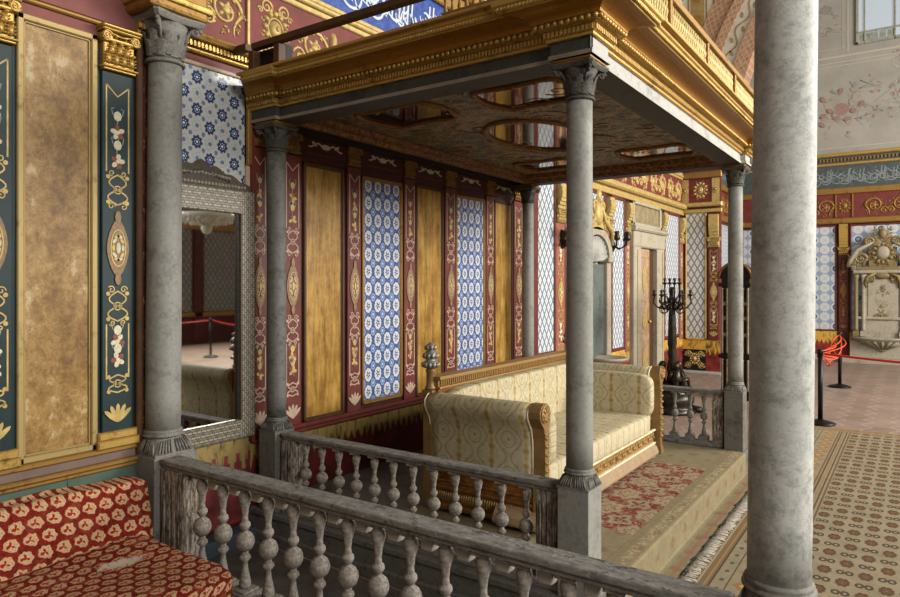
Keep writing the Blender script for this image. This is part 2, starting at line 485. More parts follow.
M['ceil_orange'] = (lambda g: g.out(g.ramp(g.noise(30, 5, .7), [(.35, '#2c190a'), (.5, '#6a441c'), (.66, '#946a34')]), .5, .3, g.noise(40, 3), .01, 1.))(G('orange carved moulding'))
def plaster():
    g = G('pale painted plaster'); n = g.noise(1.6, 4, .6)
    return g.out(g.ramp(n, [(.35, '#8e8980'), (.65, '#9c978d')]), .8)
M['plaster'] = plaster()
M['plaster_line'] = plain('cream painted line', '#aaa390', .8, 0, .05)
M['fresco_rose'] = plain('faded rose fresco', '#8e7068', .85, 0, .15, 20)
M['fresco_tan'] = plain('faded tan fresco', '#968c7c', .85, 0, .12, 20)
M['fresco_green'] = plain('faded green fresco', '#85827a', .85, 0, .12, 20)
def arch_pink():
    g = G('pink and gold lozenge band')
    a = hyp(g.x - 6, g.z - 4.3) * 9; b = (g.z - 4.3).atan2(g.x - 6) * 42
    d = ((a + b).fract() - .5).abs().max(((a - b).fract() - .5).abs())
    n = g.noise(12, 4)
    c = g.ramp(n, [(.35, '#83604f'), (.65, '#a17f6c')])
    c = g.mix(d.above(.4, .06) * .6, c, '#b89a68')
    return g.out(c, .7)
M['arch_pink'] = arch_pink()
M['arch_white'] = plain('ivory painted band', '#b3ada0', .7, 0, .1, 5)
M['vine'] = plain('olive gold vine', '#8b7444', .7, 0, .2)
M['sky_pane'] = (lambda g: (g.put(g.b.inputs['Emission Color'], lin('#dfe8f2')), g.put(g.b.inputs['Emission Strength'], .26), g.out('#8f969c', .3))[-1])(G('daylit window glass'))
M['lead'] = plain('grey green glazing bars', '#8f8f7e', .6)
M['win_red'] = plain('red stained glass', '#a85a50', .3); M['win_green'] = plain('green stained glass', '#8a928a', .3)
M['door_wood'] = (lambda g: g.out(g.ramp(g.noise(7, 5, .65), [(.35, '#96745f'), (.65, '#b4957c')]), .5))(G('rose brown door paint'))
M['stone_warm'] = marble('warm grey stone', '#a8a08c', '#bab29c', '#857d6a', 5, .3)
M['panel_grey'] = (lambda g: g.out(g.ramp(g.noise(7, 6, .7), [(.35, '#6f6247'), (.65, '#9a8c6c')]), .5))(G('mottled grey gold panel'))
M['fount_marble'] = marble('cream marble', '#a19886', '#b5ac98', '#7b725f', 5, .4)
M['fount_gold'] = gold('darkened gilt relief', '#84734c', .55, .25, '#2c2414')
M['green_marble'] = marble('dark green grey marble', '#5e655f', '#7d837a', '#3b413d', 6, .8)
M['crystal'] = plain('white cut glass', '#f2f2ea', .2, 0, .2, 60)
M['milk'] = plain('milk glass', '#dedfd8', .3, 0, .05)
M['case_dark'] = plain('black lacquered case', '#1a130e', .35, 0, .3, 10)
M['ivory'] = plain('ivory inlay', '#7d705a', .5, 0, .5, 30)
M['blue_step'] = plain('faded blue paint', '#3c4750', .7, 0, .25, 8)

# ------------------------------------------------------------------ mesh builder
def FX(x0, s=1): return lambda u, v, n: Vector((x0 + s * n, u, v))      # wall in YZ
def FY(y0): return lambda u, v, n: Vector((u, y0 - n, v))              # wall facing -Y
def FYp(y0): return lambda u, v, n: Vector((u, y0 + n, v))
def FD(z0): return lambda u, v, n: Vector((u, v, z0 - n))              # facing down
def FU(z0): return lambda u, v, n: Vector((u, v, z0 + n))

class MB:
    def __init__(s): s.v = []; s.f = []; s.mi = []; s.sm = []
    def add(s, vs, fs, m=0, smooth=False):
        o = len(s.v); s.v += [tuple(v) for v in vs]
        for f in fs: s.f.append(tuple(o + i for i in f)); s.mi.append(m); s.sm.append(smooth)
    def box(s, a, b, m=0):
        x0, y0, z0 = a; x1, y1, z1 = b
        s.add([(x0, y0, z0), (x1, y0, z0), (x1, y1, z0), (x0, y1, z0), (x0, y0, z1), (x1, y0, z1), (x1, y1, z1), (x0, y1, z1)],
              [(0, 3, 2, 1), (4, 5, 6, 7), (0, 1, 5, 4), (1, 2, 6, 5), (2, 3, 7, 6), (3, 0, 4, 7)], m)
    def fbox(s, F, u0, u1, v0, v1, n0, n1, m=0):
        P = [F(u, v, n) for n in (n0, n1) for u, v in ((u0, v0), (u1, v0), (u1, v1), (u0, v1))]
        s.add(P, [(0, 3, 2, 1), (4, 5, 6, 7), (0, 1, 5, 4), (1, 2, 6, 5), (2, 3, 7, 6), (3, 0, 4, 7)], m)
    def cbox(s, F, u0, u1, v0, v1, n0, n1, ch, m=0):      # box with chamfered front
        P = [F(u, v, n0) for u, v in ((u0, v0), (u1, v0), (u1, v1), (u0, v1))]
        P += [F(u, v, n1 - ch) for u, v in ((u0, v0), (u1, v0), (u1, v1), (u0, v1))]
        P += [F(u, v, n1) for u, v in ((u0 + ch, v0 + ch), (u1 - ch, v0 + ch), (u1 - ch, v1 - ch), (u0 + ch, v1 - ch))]
        fs = [(0, 3, 2, 1), (8, 9, 10, 11)]
        for a in (0, 4):
            for i in range(4): j = (i + 1) % 4; fs.append((a + i, a + j, a + 4 + j, a + 4 + i))
        s.add(P, fs, m)
    def lathe(s, prof, c=(0, 0, 0), seg=24, m=0, smooth=True, sx=1., sy=1.):
        n = len(prof); vs = []
        for r, z in prof:
            for k in range(seg):
                a = 2 * PI * k / seg; vs.append((c[0] + r * math.cos(a) * sx, c[1] + r * math.sin(a) * sy, c[2] + z))
        fs = [(i * seg + k, i * seg + (k + 1) % seg, (i + 1) * seg + (k + 1) % seg, (i + 1) * seg + k) for i in range(n - 1) for k in range(seg)]
        fs.append(tuple(reversed(range(seg)))); fs.append(tuple((n - 1) * seg + k for k in range(seg)))
        s.add(vs, fs, m, smooth)
    def tube(s, pts, r, seg=8, m=0, flat=1.):
        pts = [Vector(p) for p in pts]; n = len(pts)
        rs = r if isinstance(r, (list, tuple)) else [r] * n
        vs = []; up = None
        for i, p in enumerate(pts):
            t = (pts[min(i + 1, n - 1)] - pts[max(i - 1, 0)])
            t = t.normalized() if t.length > 1e-9 else Vector((0, 0, 1))
            if up is None:
                up = Vector((0, 0, 1)) if abs(t.z) < .9 else Vector((1, 0, 0))
            a = t.cross(up)
            if a.length < 1e-6: a = t.orthogonal()
            a.normalize(); b = a.cross(t).normalized(); up = b
            for k in range(seg):
                an = 2 * PI * k / seg; vs.append(p + (a * math.cos(an) + b * math.sin(an) * flat) * rs[i])
        fs = [(i * seg + k, i * seg + (k + 1) % seg, (i + 1) * seg + (k + 1) % seg, (i + 1) * seg + k) for i in range(n - 1) for k in range(seg)]
        fs.append(tuple(reversed(range(seg)))); fs.append(tuple((n - 1) * seg + k for k in range(seg)))
        s.add(vs, fs, m, True)
    def sweep(s, path, prof, m=0, mats=None, closed=False, smooth=False, o0=None):     # rectilinear mitred moulding; outward = right of travel
        n = len(path); offs = []
        def nr(a, b):
            d = Vector((b[0] - a[0], b[1] - a[1])); d.normalize(); return Vector((d.y, -d.x))
        for i in range(n):
            e = []
            if i > 0 or closed: e.append(nr(path[i - 1], path[i]))
            if i < n - 1 or closed: e.append(nr(path[i], path[(i + 1) % n]))
            if len(e) == 2 and (e[0] - e[1]).length > .1: offs.append(e[0] + e[1])
            else: offs.append(e[0])
        if o0: offs[0] = Vector(o0)
        k = len(prof); vs = []
        for p, o in zip(path, offs):
            for (q, z) in prof: vs.append((p[0] + o.x * q, p[1] + o.y * q, z))
        for j in range(k - 1):
            fs = [(i * k + j, ((i + 1) % n) * k + j, ((i + 1) % n) * k + j + 1, i * k + j + 1) for i in range(n if closed else n - 1)]
            s.add([], [], m)
            o = len(s.v) if j == 0 else o0
            if j == 0: o0 = len(s.v); s.v += [tuple(v) for v in vs]; o = o0
            for f in fs: s.f.append(tuple(o + i for i in f)); s.mi.append(mats[j] if mats else m); s.sm.append(smooth)
    def strip(s, F, pts, w, h=.002, m=0):      # painted ribbon lying on a surface
        n = len(pts); ws = w if isinstance(w, (list, tuple)) else [w] * n
        vs = []
        for i in range(n):
            a = pts[max(i - 1, 0)]; b = pts[min(i + 1, n - 1)]
            dx, dy = b[0] - a[0], b[1] - a[1]; L = math.hypot(dx, dy) or 1
            nx, ny = -dy / L * ws[i] / 2, dx / L * ws[i] / 2
            u, v = pts[i]
            vs += [F(u + nx, v + ny, 0), F(u + nx, v + ny, h), F(u - nx, v - ny, h), F(u - nx, v - ny, 0)]
        fs = []
        for i in range(n - 1):
            a, b = i * 4, i * 4 + 4
            fs += [(a, a + 1, b + 1, b), (a + 1, a + 2, b + 2, b + 1), (a + 2, a + 3, b + 3, b + 2)]
        fs += [(0, 1, 2, 3), tuple(4 * (n - 1) + i for i in (3, 2, 1, 0))]
        s.add(vs, fs, m)
    def oval(s, F, cu, cv, ru, rv, h=.003, m=0, seg=14, rot=0., dome=False, pw=1.):
        ca, sa = math.cos(rot), math.sin(rot); vs = []
        lay = [(1., 0.), (1., h)] if not dome else [(1., 0.), (.85, h * .6), (.5, h)]
        for q, n in lay:
            for k in range(seg):
                a = 2 * PI * k / seg
                x = math.copysign(abs(math.cos(a)) ** pw, math.cos(a)) * ru * q; y = math.copysign(abs(math.sin(a)) ** pw, math.sin(a)) * rv * q
                vs.append(F(cu + x * ca - y * sa, cv + x * sa + y * ca, n))
        fs = [(i * seg + k, i * seg + (k + 1) % seg, (i + 1) * seg + (k + 1) % seg, (i + 1) * seg + k) for i in range(len(lay) - 1) for k in range(seg)]
        fs.append(tuple((len(lay) - 1) * seg + k for k in range(seg)))
        s.add(vs, fs, m, dome)
    def poly(s, F, pts, n0, n1, m=0):
        n = len(pts)
        vs = [F(u, v, n0) for u, v in pts] + [F(u, v, n1) for u, v in pts]
        fs = [tuple(range(n)), tuple(range(2 * n - 1, n - 1, -1))] + [(i, (i + 1) % n, n + (i + 1) % n, n + i) for i in range(n)]
        s.add(vs, fs, m)
    def ball(s, c, r, m=0, seg=8, rings=6, sz=1.):
        s.lathe([(max(r * math.sin(PI * i / rings), r * .02), -r * sz * math.cos(PI * i / rings)) for i in range(rings + 1)], c, seg, m)
    def grid(s, fn, nu, nv, m=0, smooth=True):
        vs = [fn(i / nu, j / nv) for i in range(nu + 1) for j in range(nv + 1)]
        fs = [(i * (nv + 1) + j, (i + 1) * (nv + 1) + j, (i + 1) * (nv + 1) + j + 1, i * (nv + 1) + j + 1) for i in range(nu) for j in range(nv)]
        s.add(vs, fs, m, smooth)
    def pillow(s, lo, hi, m=0, pw=.28, nu=28, nv=18, fn=None):     # superellipsoid cushion
        c = [(a + b) / 2 for a, b in zip(lo, hi)]; r = [(b - a) / 2 for a, b in zip(lo, hi)]
        sp = lambda t, p: math.copysign(abs(t) ** p, t)
        vs = []
        for j in range(nv + 1):
            t = -PI / 2 + PI * j / nv
            for i in range(nu):
                a = 2 * PI * i / nu
                p = Vector((c[0] + r[0] * sp(math.cos(t), pw) * sp(math.cos(a), pw), c[1] + r[1] * sp(math.cos(t), pw) * sp(math.sin(a), pw), c[2] + r[2] * sp(math.sin(t), pw)))
                vs.append(fn(p) if fn else p)
        fs = [(j * nu + i, j * nu + (i + 1) % nu, (j + 1) * nu + (i + 1) % nu, (j + 1) * nu + i) for j in range(nv) for i in range(nu)]
        s.add(vs, fs, m, True)
    def build(s, name, mats, parent=None, bevel=0, loc=None, seg=2, sub=0, **kw):
        me = bpy.data.meshes.new(name); me.from_pydata(s.v, [], s.f)
        if not isinstance(mats, (list, tuple)): mats = [mats]
        for m in mats: me.materials.append(M[m] if isinstance(m, str) else m)
        for p, mi, sm in zip(me.polygons, s.mi, s.sm): p.material_index = mi; p.use_smooth = sm
        me.validate(); me.update()
        bm = bmesh.new(); bm.from_mesh(me); bmesh.ops.recalc_face_normals(bm, faces=bm.faces); bm.to_mesh(me); bm.free()
        o = bpy.data.objects.new(name, me); COL.objects.link(o)
        if loc: o.location = loc
        if parent: o.parent = parent
        if bevel:
            b = o.modifiers.new('bevel', 'BEVEL'); b.width = bevel; b.segments = seg; b.limit_method = 'ANGLE'
        for k, v in kw.items(): o[k] = v
        return o

def thing(name, label, cat, group=None):
    o = bpy.data.objects.new(name, None); COL.objects.link(o); o.empty_display_size = .1
    o['label'] = label; o['category'] = cat
    if group: o['group'] = group
    return o
def base(o, p):          # put the empty at the thing's base without moving its children
    o.location = p; inv = Matrix.Translation(Vector(p)).inverted()
    for c in o.children: c.matrix_parent_inverse = inv
    return o
def struct(o): o['kind'] = 'structure'; return o

# ------------------------------------------------------------------ ornament makers
def spiral(cu, cv, r0, r1, a0, turns, n=18):
    return [(cu + (r0 + (r1 - r0) * i / n) * math.cos(a0 + turns * 2 * PI * i / n), cv + (r0 + (r1 - r0) * i / n) * math.sin(a0 + turns * 2 * PI * i / n)) for i in range(n + 1)]
def relief(mb, F, pts, r, m=0, h=.6, seg=6):      # half round raised ribbon
    mb.tube([F(u, v, 0) for u, v in pts], r, seg, m)
def leafy(mb, F, cu, cv, L, wd, rot, m, n=3):
    c, s_ = math.cos(rot), math.sin(rot)
    for q in range(n):
        t = (q + .5) / n; x = L * t; k = 1 - .55 * t
        for f in (-1, 1):
            y = f * wd * .45 * k; mb.oval(F, cu + x * c - y * s_, cv + x * s_ + y * c, wd * .55 * k, wd * .24 * k, .012, m, 7, rot=rot + f * .75, dome=True)
    mb.oval(F, cu + L * c, cv + L * s_, wd * .45, wd * .2, .014, m, 7, rot=rot, dome=True)
def scrollwork(mb, F, cu, cv, s, m=0, flip=1, r=.012, leaf=True):
    pts = [(cu + flip * p[0], cv + p[1]) for p in spiral(.0, .0, .04 * s, .32 * s, 0, 1.5, 26)]
    n = len(pts); rr = [r * (.55 + .75 * i / n) for i in range(n)]
    relief(mb, F, pts, rr, m)
    end = pts[-1]
    tail = [(end[0] + flip * s * (.02 * i + .10 * math.sin(i * .55)), end[1] - s * .085 * i) for i in range(6)]
    relief(mb, F, tail, [r * (1.25 - .18 * i) for i in range(6)], m)
    p2 = [(cu + flip * (.34 * s + p[0]), cv - .22 * s + p[1]) for p in spiral(0, 0, .02 * s, .15 * s, 2, -1.3, 16)]
    relief(mb, F, p2, [r * .8] * len(p2), m)
    if leaf:
        mb.oval(F, cu, cv, .09 * s, .085 * s, .02, m, 10, dome=True)
        for k in range(5): a = k * 1.257; mb.oval(F, cu + .11 * s * math.cos(a), cv + .11 * s * math.sin(a), .06 * s, .04 * s, .012, m, 7, rot=a, dome=True)
        for k in range(8):
            a = k * .85 + .3; q = (.22 + .012 * k) * s
            ang = a + 1.0
            leafy(mb, F, cu + flip * q * math.cos(a), cv + q * math.sin(a), .17 * s, .10 * s, ang if flip > 0 else PI - ang, m, 2)
def rosette(mb, F, cu, cv, s, m=0):
    mb.oval(F, cu, cv, s * .40, s * .48, .026, m, 14, dome=True); mb.oval(F, cu, cv, s * .16, s * .2, .04, m, 10, dome=True)
    relief(mb, F, [(cu + s * .52 * math.cos(2 * PI * k / 18), cv + s * .62 * math.sin(2 * PI * k / 18)) for k in range(19)], s * .07, m)
    for k in range(12):
        a = 2 * PI * k / 12; mb.oval(F, cu + s * .70 * math.cos(a), cv + s * .84 * math.sin(a), s * .19, s * .17, .02, m, 8, rot=a, dome=True)
    for k in range(8):
        a = 2 * PI * (k + .5) / 8; relief(mb, F, [(cu + s * .9 * math.cos(a) + s * .13 * math.cos(a + t), cv + s * 1.06 * math.sin(a) + s * .13 * math.sin(a + t)) for t in [i * .6 for i in range(9)]], s * .045, m)
def flowerlet(mb, F, cu, cv, s, ms):
    a0 = rnd.random() * 6
    for k in range(5):
        a = a0 + k * 1.257
        mb.oval(F, cu + s * .5 * math.cos(a), cv + s * .55 * math.sin(a), s * .42, s * .3, .0022 + .0005 * k, ms[k % len(ms)], 8, rot=a)
    mb.oval(F, cu, cv, s * .25, s * .25, .0055, ms[-1], 8)
def knot(mb, F, cu, cv, w, h, m):
    for f in (1, -1):
        pts = [(cu + f * w * math.sin(t * PI * 2) * (1 - .25 * t), cv + (t - .5) * h) for t in [i / 14 for i in range(15)]]
        mb.strip(F, pts, .008, .003, m)
        mb.oval(F, cu + f * w * .9, cv + h * .42, w * .2, w * .2, .003, m, 8); mb.oval(F, cu + f * w * .9, cv - h * .42, w * .2, w * .2, .003, m, 8)
    mb.strip(F, [(cu + w * .35 * math.cos(k * PI / 6), cv + w * .35 * math.sin(k * PI / 6)) for k in range(13)], .007, .003, m)
def paint_pilaster(mb, F, cu, w, z0, z1, ms):
    # ms: line, medallion, petals..., accents
    ln, md, p1, p2, p3 = ms
    H = z1 - z0; zc = z0 + H * .51; e = w * .36
    ka, kb = zc - H * .165, zc + H * .165
    for f in (-1, 1):
        mb.strip(F, [(cu + f * e, z0 + H * .14), (cu + f * e, ka - H * .05)], .008, .002, ln)
        mb.strip(F, [(cu + f * e, kb + H * .05), (cu + f * e, z1 - H * .03)], .008, .002, ln)
    mb.strip(F, [(cu - e, z1 - H * .03), (cu, z1 - H * .06), (cu + e, z1 - H * .03)], .008, .002, ln)
    knot(mb, F, cu, ka, e * .95, H * .085, ln); knot(mb, F, cu, kb, e * .95, H * .085, ln)
    knot(mb, F, cu, z0 + H * .125, e * .9, H * .05, ln)
    for k in range(5):
        a = PI / 2 + (k - 2) * .42
        mb.oval(F, cu + .05 * math.cos(a) * e / .05 * .8, z0 + .035 + .05 * math.sin(a), .055, .014, .003 + .0012 * k, ln, 8, rot=a)
    mb.oval(F, cu, zc, e * 1.0, H * .082, .006, md, 18, pw=1.25)
    mb.strip(F, [(cu + e * .66 * math.cos(2 * PI * k / 20), zc + H * .052 * math.sin(2 * PI * k / 20)) for k in range(21)], .006, .009, ln)
    for k in range(10): a = 2 * PI * k / 10; mb.oval(F, cu + e * .42 * math.cos(a), zc + H * .034 * math.sin(a), e * .14, H * .009, .010, ln if k % 2 else p1, 7, rot=a)
    mb.oval(F, cu, zc, e * .2, H * .016, .011, p1, 10)
    for f in (-1, 1):
        mb.oval(F, cu, zc + f * H * .088, e * .28, H * .018, .008, md, 8)
        for q in (-1, 1):
            mb.strip(F, [(u, v) for u, v in spiral(cu + q * e * .55, zc + f * H * .118, .004, e * .34, 1.2, 1.2 * q * f, 14)], .006, .003, ln)
            mb.strip(F, [(u, v) for u, v in spiral(cu + q * e * .5, zc + f * H * .212, .004, e * .28, 4.2, -1.1 * q * f, 12)], .006, .003, ln)
    for lo, hi in ((z0 + H * .18, ka - H * .06), (kb + H * .06, z1 - H * .10)):
        n = 4; mb.strip(F, [(cu + .006 * math.sin(i * 1.3), lo + (hi - lo) * i / 12) for i in range(13)], .005, .0015, p3)
        for i in range(n):
            zz = lo + (hi - lo) * (i + .5) / n
            if i % 2 == 0: flowerlet(mb, F, cu, zz, w * .26, [p1, p2, p1])
            else:
                for f in (-1, 1): mb.strip(F, [(cu, zz), (cu + f * e * .45, zz + .02), (cu + f * e * .55, zz + .05), (cu + f * e * .3, zz + .055)], .006, .002, p3)
                mb.oval(F, cu, zz + .01, w * .13, w * .16, .003, p1, 8)
def pil_capital(mb, F, u0, u1, z0, z1, d, m=0):
    w = u1 - u0; H = z1 - z0; c = (u0 + u1) / 2
    mb.cbox(F, u0 + .016, u1 - .016, z0, z0 + H * .05, 0, d * .62, .004, m); mb.cbox(F, u0 + .008, u1 - .008, z0 + H * .05, z0 + H * .10, 0, d * .75, .005, m)
    mb.cbox(F, u0 + .02, u1 - .02, z0 + H * .1, z0 + H * .86, 0, d * .5, .006, m)
    def frond(cu, zb, hh, ww, dd):
        mb.oval(F, cu, zb + hh * .5, ww * .5, hh * .5, dd, m, 10, dome=True, pw=.8)
        mb.oval(F, cu, zb + hh * .9, ww * .42, hh * .14, dd * 1.25, m, 8, dome=True)
        for f in (-1, 1):
            for q in range(3): mb.oval(F, cu + f * ww * .36, zb + hh * (.25 + .22 * q), ww * .20, hh * .10, dd * 1.05, m, 6, rot=f * .7, dome=True)
        relief(mb, lambda u, v, n: F(u, v, n + dd * .9), [(cu, zb + hh * .05), (cu, zb + hh * .8)], ww * .06, m)
    n = 4
    for k in range(n): frond(u0 + .02 + (w - .04) * (k + .5) / n, z0 + H * .1, H * .34, (w - .04) / n * 1.02, d * .72)
    for k in range(n - 1): frond(u0 + .02 + (w - .04) * (k + 1) / n, z0 + H * .34, H * .30, (w - .04) / n, d * .68)
    mb.cbox(F, u0 + .012, u1 - .012, z0 + H * .64, z0 + H * .72, 0, d * .8, .006, m)
    for f in (-1, 1):
        cu = c + f * w * .37; rv = w * .13
        mb.oval(F, cu, z0 + H * .76, rv, rv, d * .78, m, 14)
        mb.tube([F(a, b, d * .8) for a, b in spiral(cu, z0 + H * .76, .002, rv * 1.02, 0, 2.0 * f, 22)], rv * .16, 6, m)
        mb.tube([F(cu - f * rv * .3, z0 + H * .84, d * .75), F(c + f * w * .1, z0 + H * .80, d * .75), F(c, z0 + H * .78, d * .75)], rv * .2, 6, m)
    for k in range(3): mb.oval(F, c + (k - 1) * w * .13, z0 + H * .79, w * .05, H * .05, d * .8, m, 8, dome=True)
    mb.cbox(F, u0, u1, z0 + H * .87, z0 + H * .93, 0, d * .9, .006, m); mb.cbox(F, u0 - .004, u1 + .004, z0 + H * .93, z1, 0, d, .006, m)
def zfold(F): return F

# ================================================================== SETTING
b = MB(); b.box((-.25, -1.6, -.12), (13.4, 2.95, 0)); 
struct(b.build('floor', 'grey_tiles'))
b = MB(); b.box((-.25, 2.95, -.12), (13.4, 17.9, 0))
struct(b.build('floor', 'hall_tiles'))
# raised platform under the canopy with a two-step moulded front
b = MB(); b.box((0, 3.0, 0), (2.505, 6.73, .204)); b.box((0, 2.965, 0), (2.505, 3.0, .07)); b.box((0, 2.985, .168), (2.505, 3.0, .204))
struct(b.build('platform', 'marble_dark', bevel=.006))

wl = MB(); wl.box((-.25, -1.6, 0), (0, 13.62, 8.8))
wall_left = struct(wl.build('wall_left', 'red_dark'))
W = FX(0)
# --- left bay
b = MB(); b.fbox(W, -1.6, 2.30, 0, .70, 0, .03)
for y in (.5, 1.12, 1.78): b.fbox(W, y, y + .012, .02, .68, .03, .034)
b.build('dado', 'green_pale', wall_left)
b = MB()
for z0, z1, d in ((.69, .715, .05), (.715, .74, .065), (.785, .815, .045)): b.cbox(W, -1.6, 2.165, z0, z1, 0, d, .007)
b.build('ledge_moulding', 'gold_dull', wall_left)
b = MB(); b.fbox(W, -1.6, 2.165, .74, .785, 0, .025); b.build('mauve_band', 'mauve', wall_left)
def pil_green(u0, u1):
    b = MB(); b.cbox(W, u0, u1, .90, 2.945, 0, .03, .005, 0); b.cbox(W, u0 - .034, u1 + .030, .812, .86, 0, .06, .008, 5); b.cbox(W, u0 - .026, u1 + .022, .858, .905, 0, .05, .008, 5)
    F = FX(.0305)
    paint_pilaster(b, F, (u0 + u1) / 2, u1 - u0, .92, 2.93, (1, 2, 3, 4, 6))
    p = b.build('pilaster', ['green', 'gold_pale', 'medallion', 'flower_pale', 'flower_red', 'gold', 'flower_blue'], wall_left)
    c = MB(); pil_capital(c, W, u0 - .02, u1 + .02, 2.945, 3.19, .10); c.build('capital', 'gold', p)
pil_green(1.965, 2.145); pil_green(1.335, 1.515); pil_green(.70, .88)
def frame_panel(u0, u1, z0, z1, fw, inner, fmat, name, d=.03):
    b = MB()
    for a in ((u0, u1, z0, z0 + fw), (u0, u1, z1 - fw, z1), (u0, u0 + fw, z0, z1), (u1 - fw, u1, z0, z1)):
        b.cbox(W, *a, 0, d, .006, 1)
    for a in ((u0 + fw, u1 - fw, z0 + fw, z0 + fw + .01), (u0 + fw, u1 - fw, z1 - fw - .01, z1 - fw), (u0 + fw, u0 + fw + .01, z0 + fw, z1 - fw), (u1 - fw - .01, u1 - fw, z0 + fw, z1 - fw)):
        b.cbox(W, *a, 0, d * .6, .003, 1)
    b.fbox(W, u0 + fw * .5, u1 - fw * .5, z0 + fw * .5, z1 - fw * .5, 0, .008, 0)
    return b.build(name, [inner, fmat], wall_left)
frame_panel(1.535, 1.945, .815, 3.13, .035, 'parchment', 'gold_frame', 'ochre_panel')
frame_panel(.90, 1.315, .815, 3.13, .035, 'parchment', 'gold_frame', 'ochre_panel')
b = MB()
for u0, u1 in ((1.945, 1.967), (1.515, 1.537), (1.313, 1.337), (.88, .902), (2.145, 2.165)): b.fbox(W, u0, u1, .87, 3.06, 0, .012)
b.build('dark_strip', 'green', wall_left)
b = MB(); b.fbox(W, -1.6, 2.2, 3.225, 3.79, 0, .012); b.build('upper_band', 'pink', wall_left)
b = MB(); b.cbox(W, -1.6, 2.17, 3.19, 3.215, 0, .035, .008); b.build('thin_moulding', 'gold_dull', wall_left)
b = MB(); b.fbox(W, -1.6, 2.2, 3.13, 3.192, 0, .012); b.build('upper_band', 'pink', wall_left)
b = MB(); b.cbox(W, 2.165, 2.205, .7, 3.2, 0, .045, .008, 1); b.fbox(W, 2.205, 2.30, .7, 3.2, 0, .02, 0)
b.build('edge_strip', ['brown_peel', 'brown'], wall_left)
# --- mirror bay
b = MB(); b.fbox(W, 2.30, 3.0, 0.13, .69, 0, .012); b.build('dado', 'dado_mirror', wall_left)
b = MB(); b.box((0, 2.30, 0), (.12, 2.965, .10)); b.build('blue_step', 'blue_step', wall_left, bevel=.006)
b = MB(); b.fbox(W, 2.28, 2.985, 2.2, 3.15, 0, .01)
for a in ((2.27, 2.99, 3.13, 3.155), (2.955, 2.99, 2.2, 3.155)): b.cbox(W, *a, 0, .028, .005, 1)
b.build('tile_panel', ['tile_star', 'line_pale'], wall_left)
b = MB(); b.cbox(W, 2.17, 3.01, 3.205, 3.235, 0, .05, .01); b.cbox(W, 2.17, 3.01, 3.235, 3.275, 0, .075, .018); b.cbox(W, 2.17, 3.01, 3.275, 3.315, 0, .12, .02)
b.fbox(W, 2.17, 3.01, 3.235, 3.24, .05, .08)
for k in range(30):
    y = 2.19 + k * .0275; b.oval(W, y, 3.245, .009, .02, .085, 0, 6)
b.build('cornice', 'gold', wall_left)
b = MB(); b.fbox(W, 2.2, 3.01, 3.155, 3.205, 0, .012); b.build('red_band', 'red', wall_left)
# --- red frieze with gilt scrolls above the bays, gilt moulding, inscription band
b = MB(); b.fbox(W, 2.2, 13.5, 3.315, 3.79, 0, .012); 
F = FX(.012)
frz = b.build('frieze', 'red_frieze', wall_left)
b = MB()
for k, cu in enumerate((2.38, 2.52, 2.80)): scrollwork(b, F, cu, 3.56 + .02 * (k % 2), .40, 0, 1 if k % 2 else -1, .013)
b.fbox(W, 2.965, 2.985, 3.315, 3.79, .012, .03)
rosette(b, F, 3.22, 3.56, .13); 
for f in (-1, 1):
    for q in (-1, 1): scrollwork(b, F, 3.22 + f * .08, 3.56 + q * .14, .16, 0, f, .009, False)
for k in range(6):
    cu = 3.6 + k * .42
    scrollwork(b, F, cu, 3.54, .44, 0, 1 if k % 2 else -1, .013)
    b.oval(F, cu + .2, 3.62, .035, .10, .03, 0, 10, dome=True)
b.build('gilt_scrollwork', 'gold_pale', frz)
b = MB(); b.cbox(W, -1.6, 13.5, 3.79, 3.835, 0, .03, .008); b.cbox(W, -1.6, 13.5, 3.835, 3.875, 0, .05, .01); b.cbox(W, -1.6, 13.5, 3.875, 3.915, 0, .04, .008)
b.build('gilt_moulding', 'gold_pale', wall_left)
def strokes(mb, F, u0, u1, v0, v1, m, density=9, w=.022):
    r = random.Random(int(u0 * 100) + 3); H = v1 - v0; u = u0 + .05
    while u < u1 - .08:
        k = r.random()
        if k < .35:      # tall stem with foot
            mb.strip(F, [(u + .02, v1 - .05 * H - r.random() * .1 * H), (u, v0 + .5 * H), (u - .01, v0 + .22 * H), (u + .06, v0 + .14 * H)], [w, w * .9, w, w * .5], .004, m); u += .06
        elif k < .7:     # bowl
            c = v0 + H * (.25 + .3 * r.random()); R = H * (.14 + .1 * r.random())
            mb.strip(F, [(u + R + R * 1.2 * math.cos(a), c + R * math.sin(a)) for a in [PI * 1.0 + i * PI / 9 for i in range(12)]], [w * (.5 + .6 * math.sin(i * .28)) for i in range(12)], .004, m); u += R * 1.6
        else:            # sweeping line
            c = v0 + H * (.35 + .4 * r.random())
            mb.strip(F, [(u + i * .03, c + .12 * H * math.sin(i * .7 + k * 9)) for i in range(8)], [w * .4, w, w * 1.1, w, w * .8, w * .7, w * .5, w * .3], .004, m); u += .09
        if r.random() < .5: mb.oval(F, u, v0 + H * r.random() * .8 + .05, w * .55, w * .55, .004, m, 6, rot=.78)
b = MB(); b.fbox(W, -1.6, 13.5, 3.915, 4.43, 0, .01)
ib = b.build('inscription_band', 'blue_ground', wall_left)
b = MB()
for q in range(3): strokes(b, FX(.01 + .001 * q), 3.6 + q * .03, 6.4, 3.95 + .04 * q, 4.40, 0)
b.build('lettering', 'script_white', ib)
b = MB(); b.cbox(W, -1.6, 13.5, 4.43, 4.52, 0, .05, .012); b.cbox(W, -1.6, 13.5, 4.6, 4.72, 0, .09, .02); b.fbox(W, -1.6, 13.5, 4.5, 4.62, 0, .03)
b.build('cornice', 'gold_dull', wall_left)
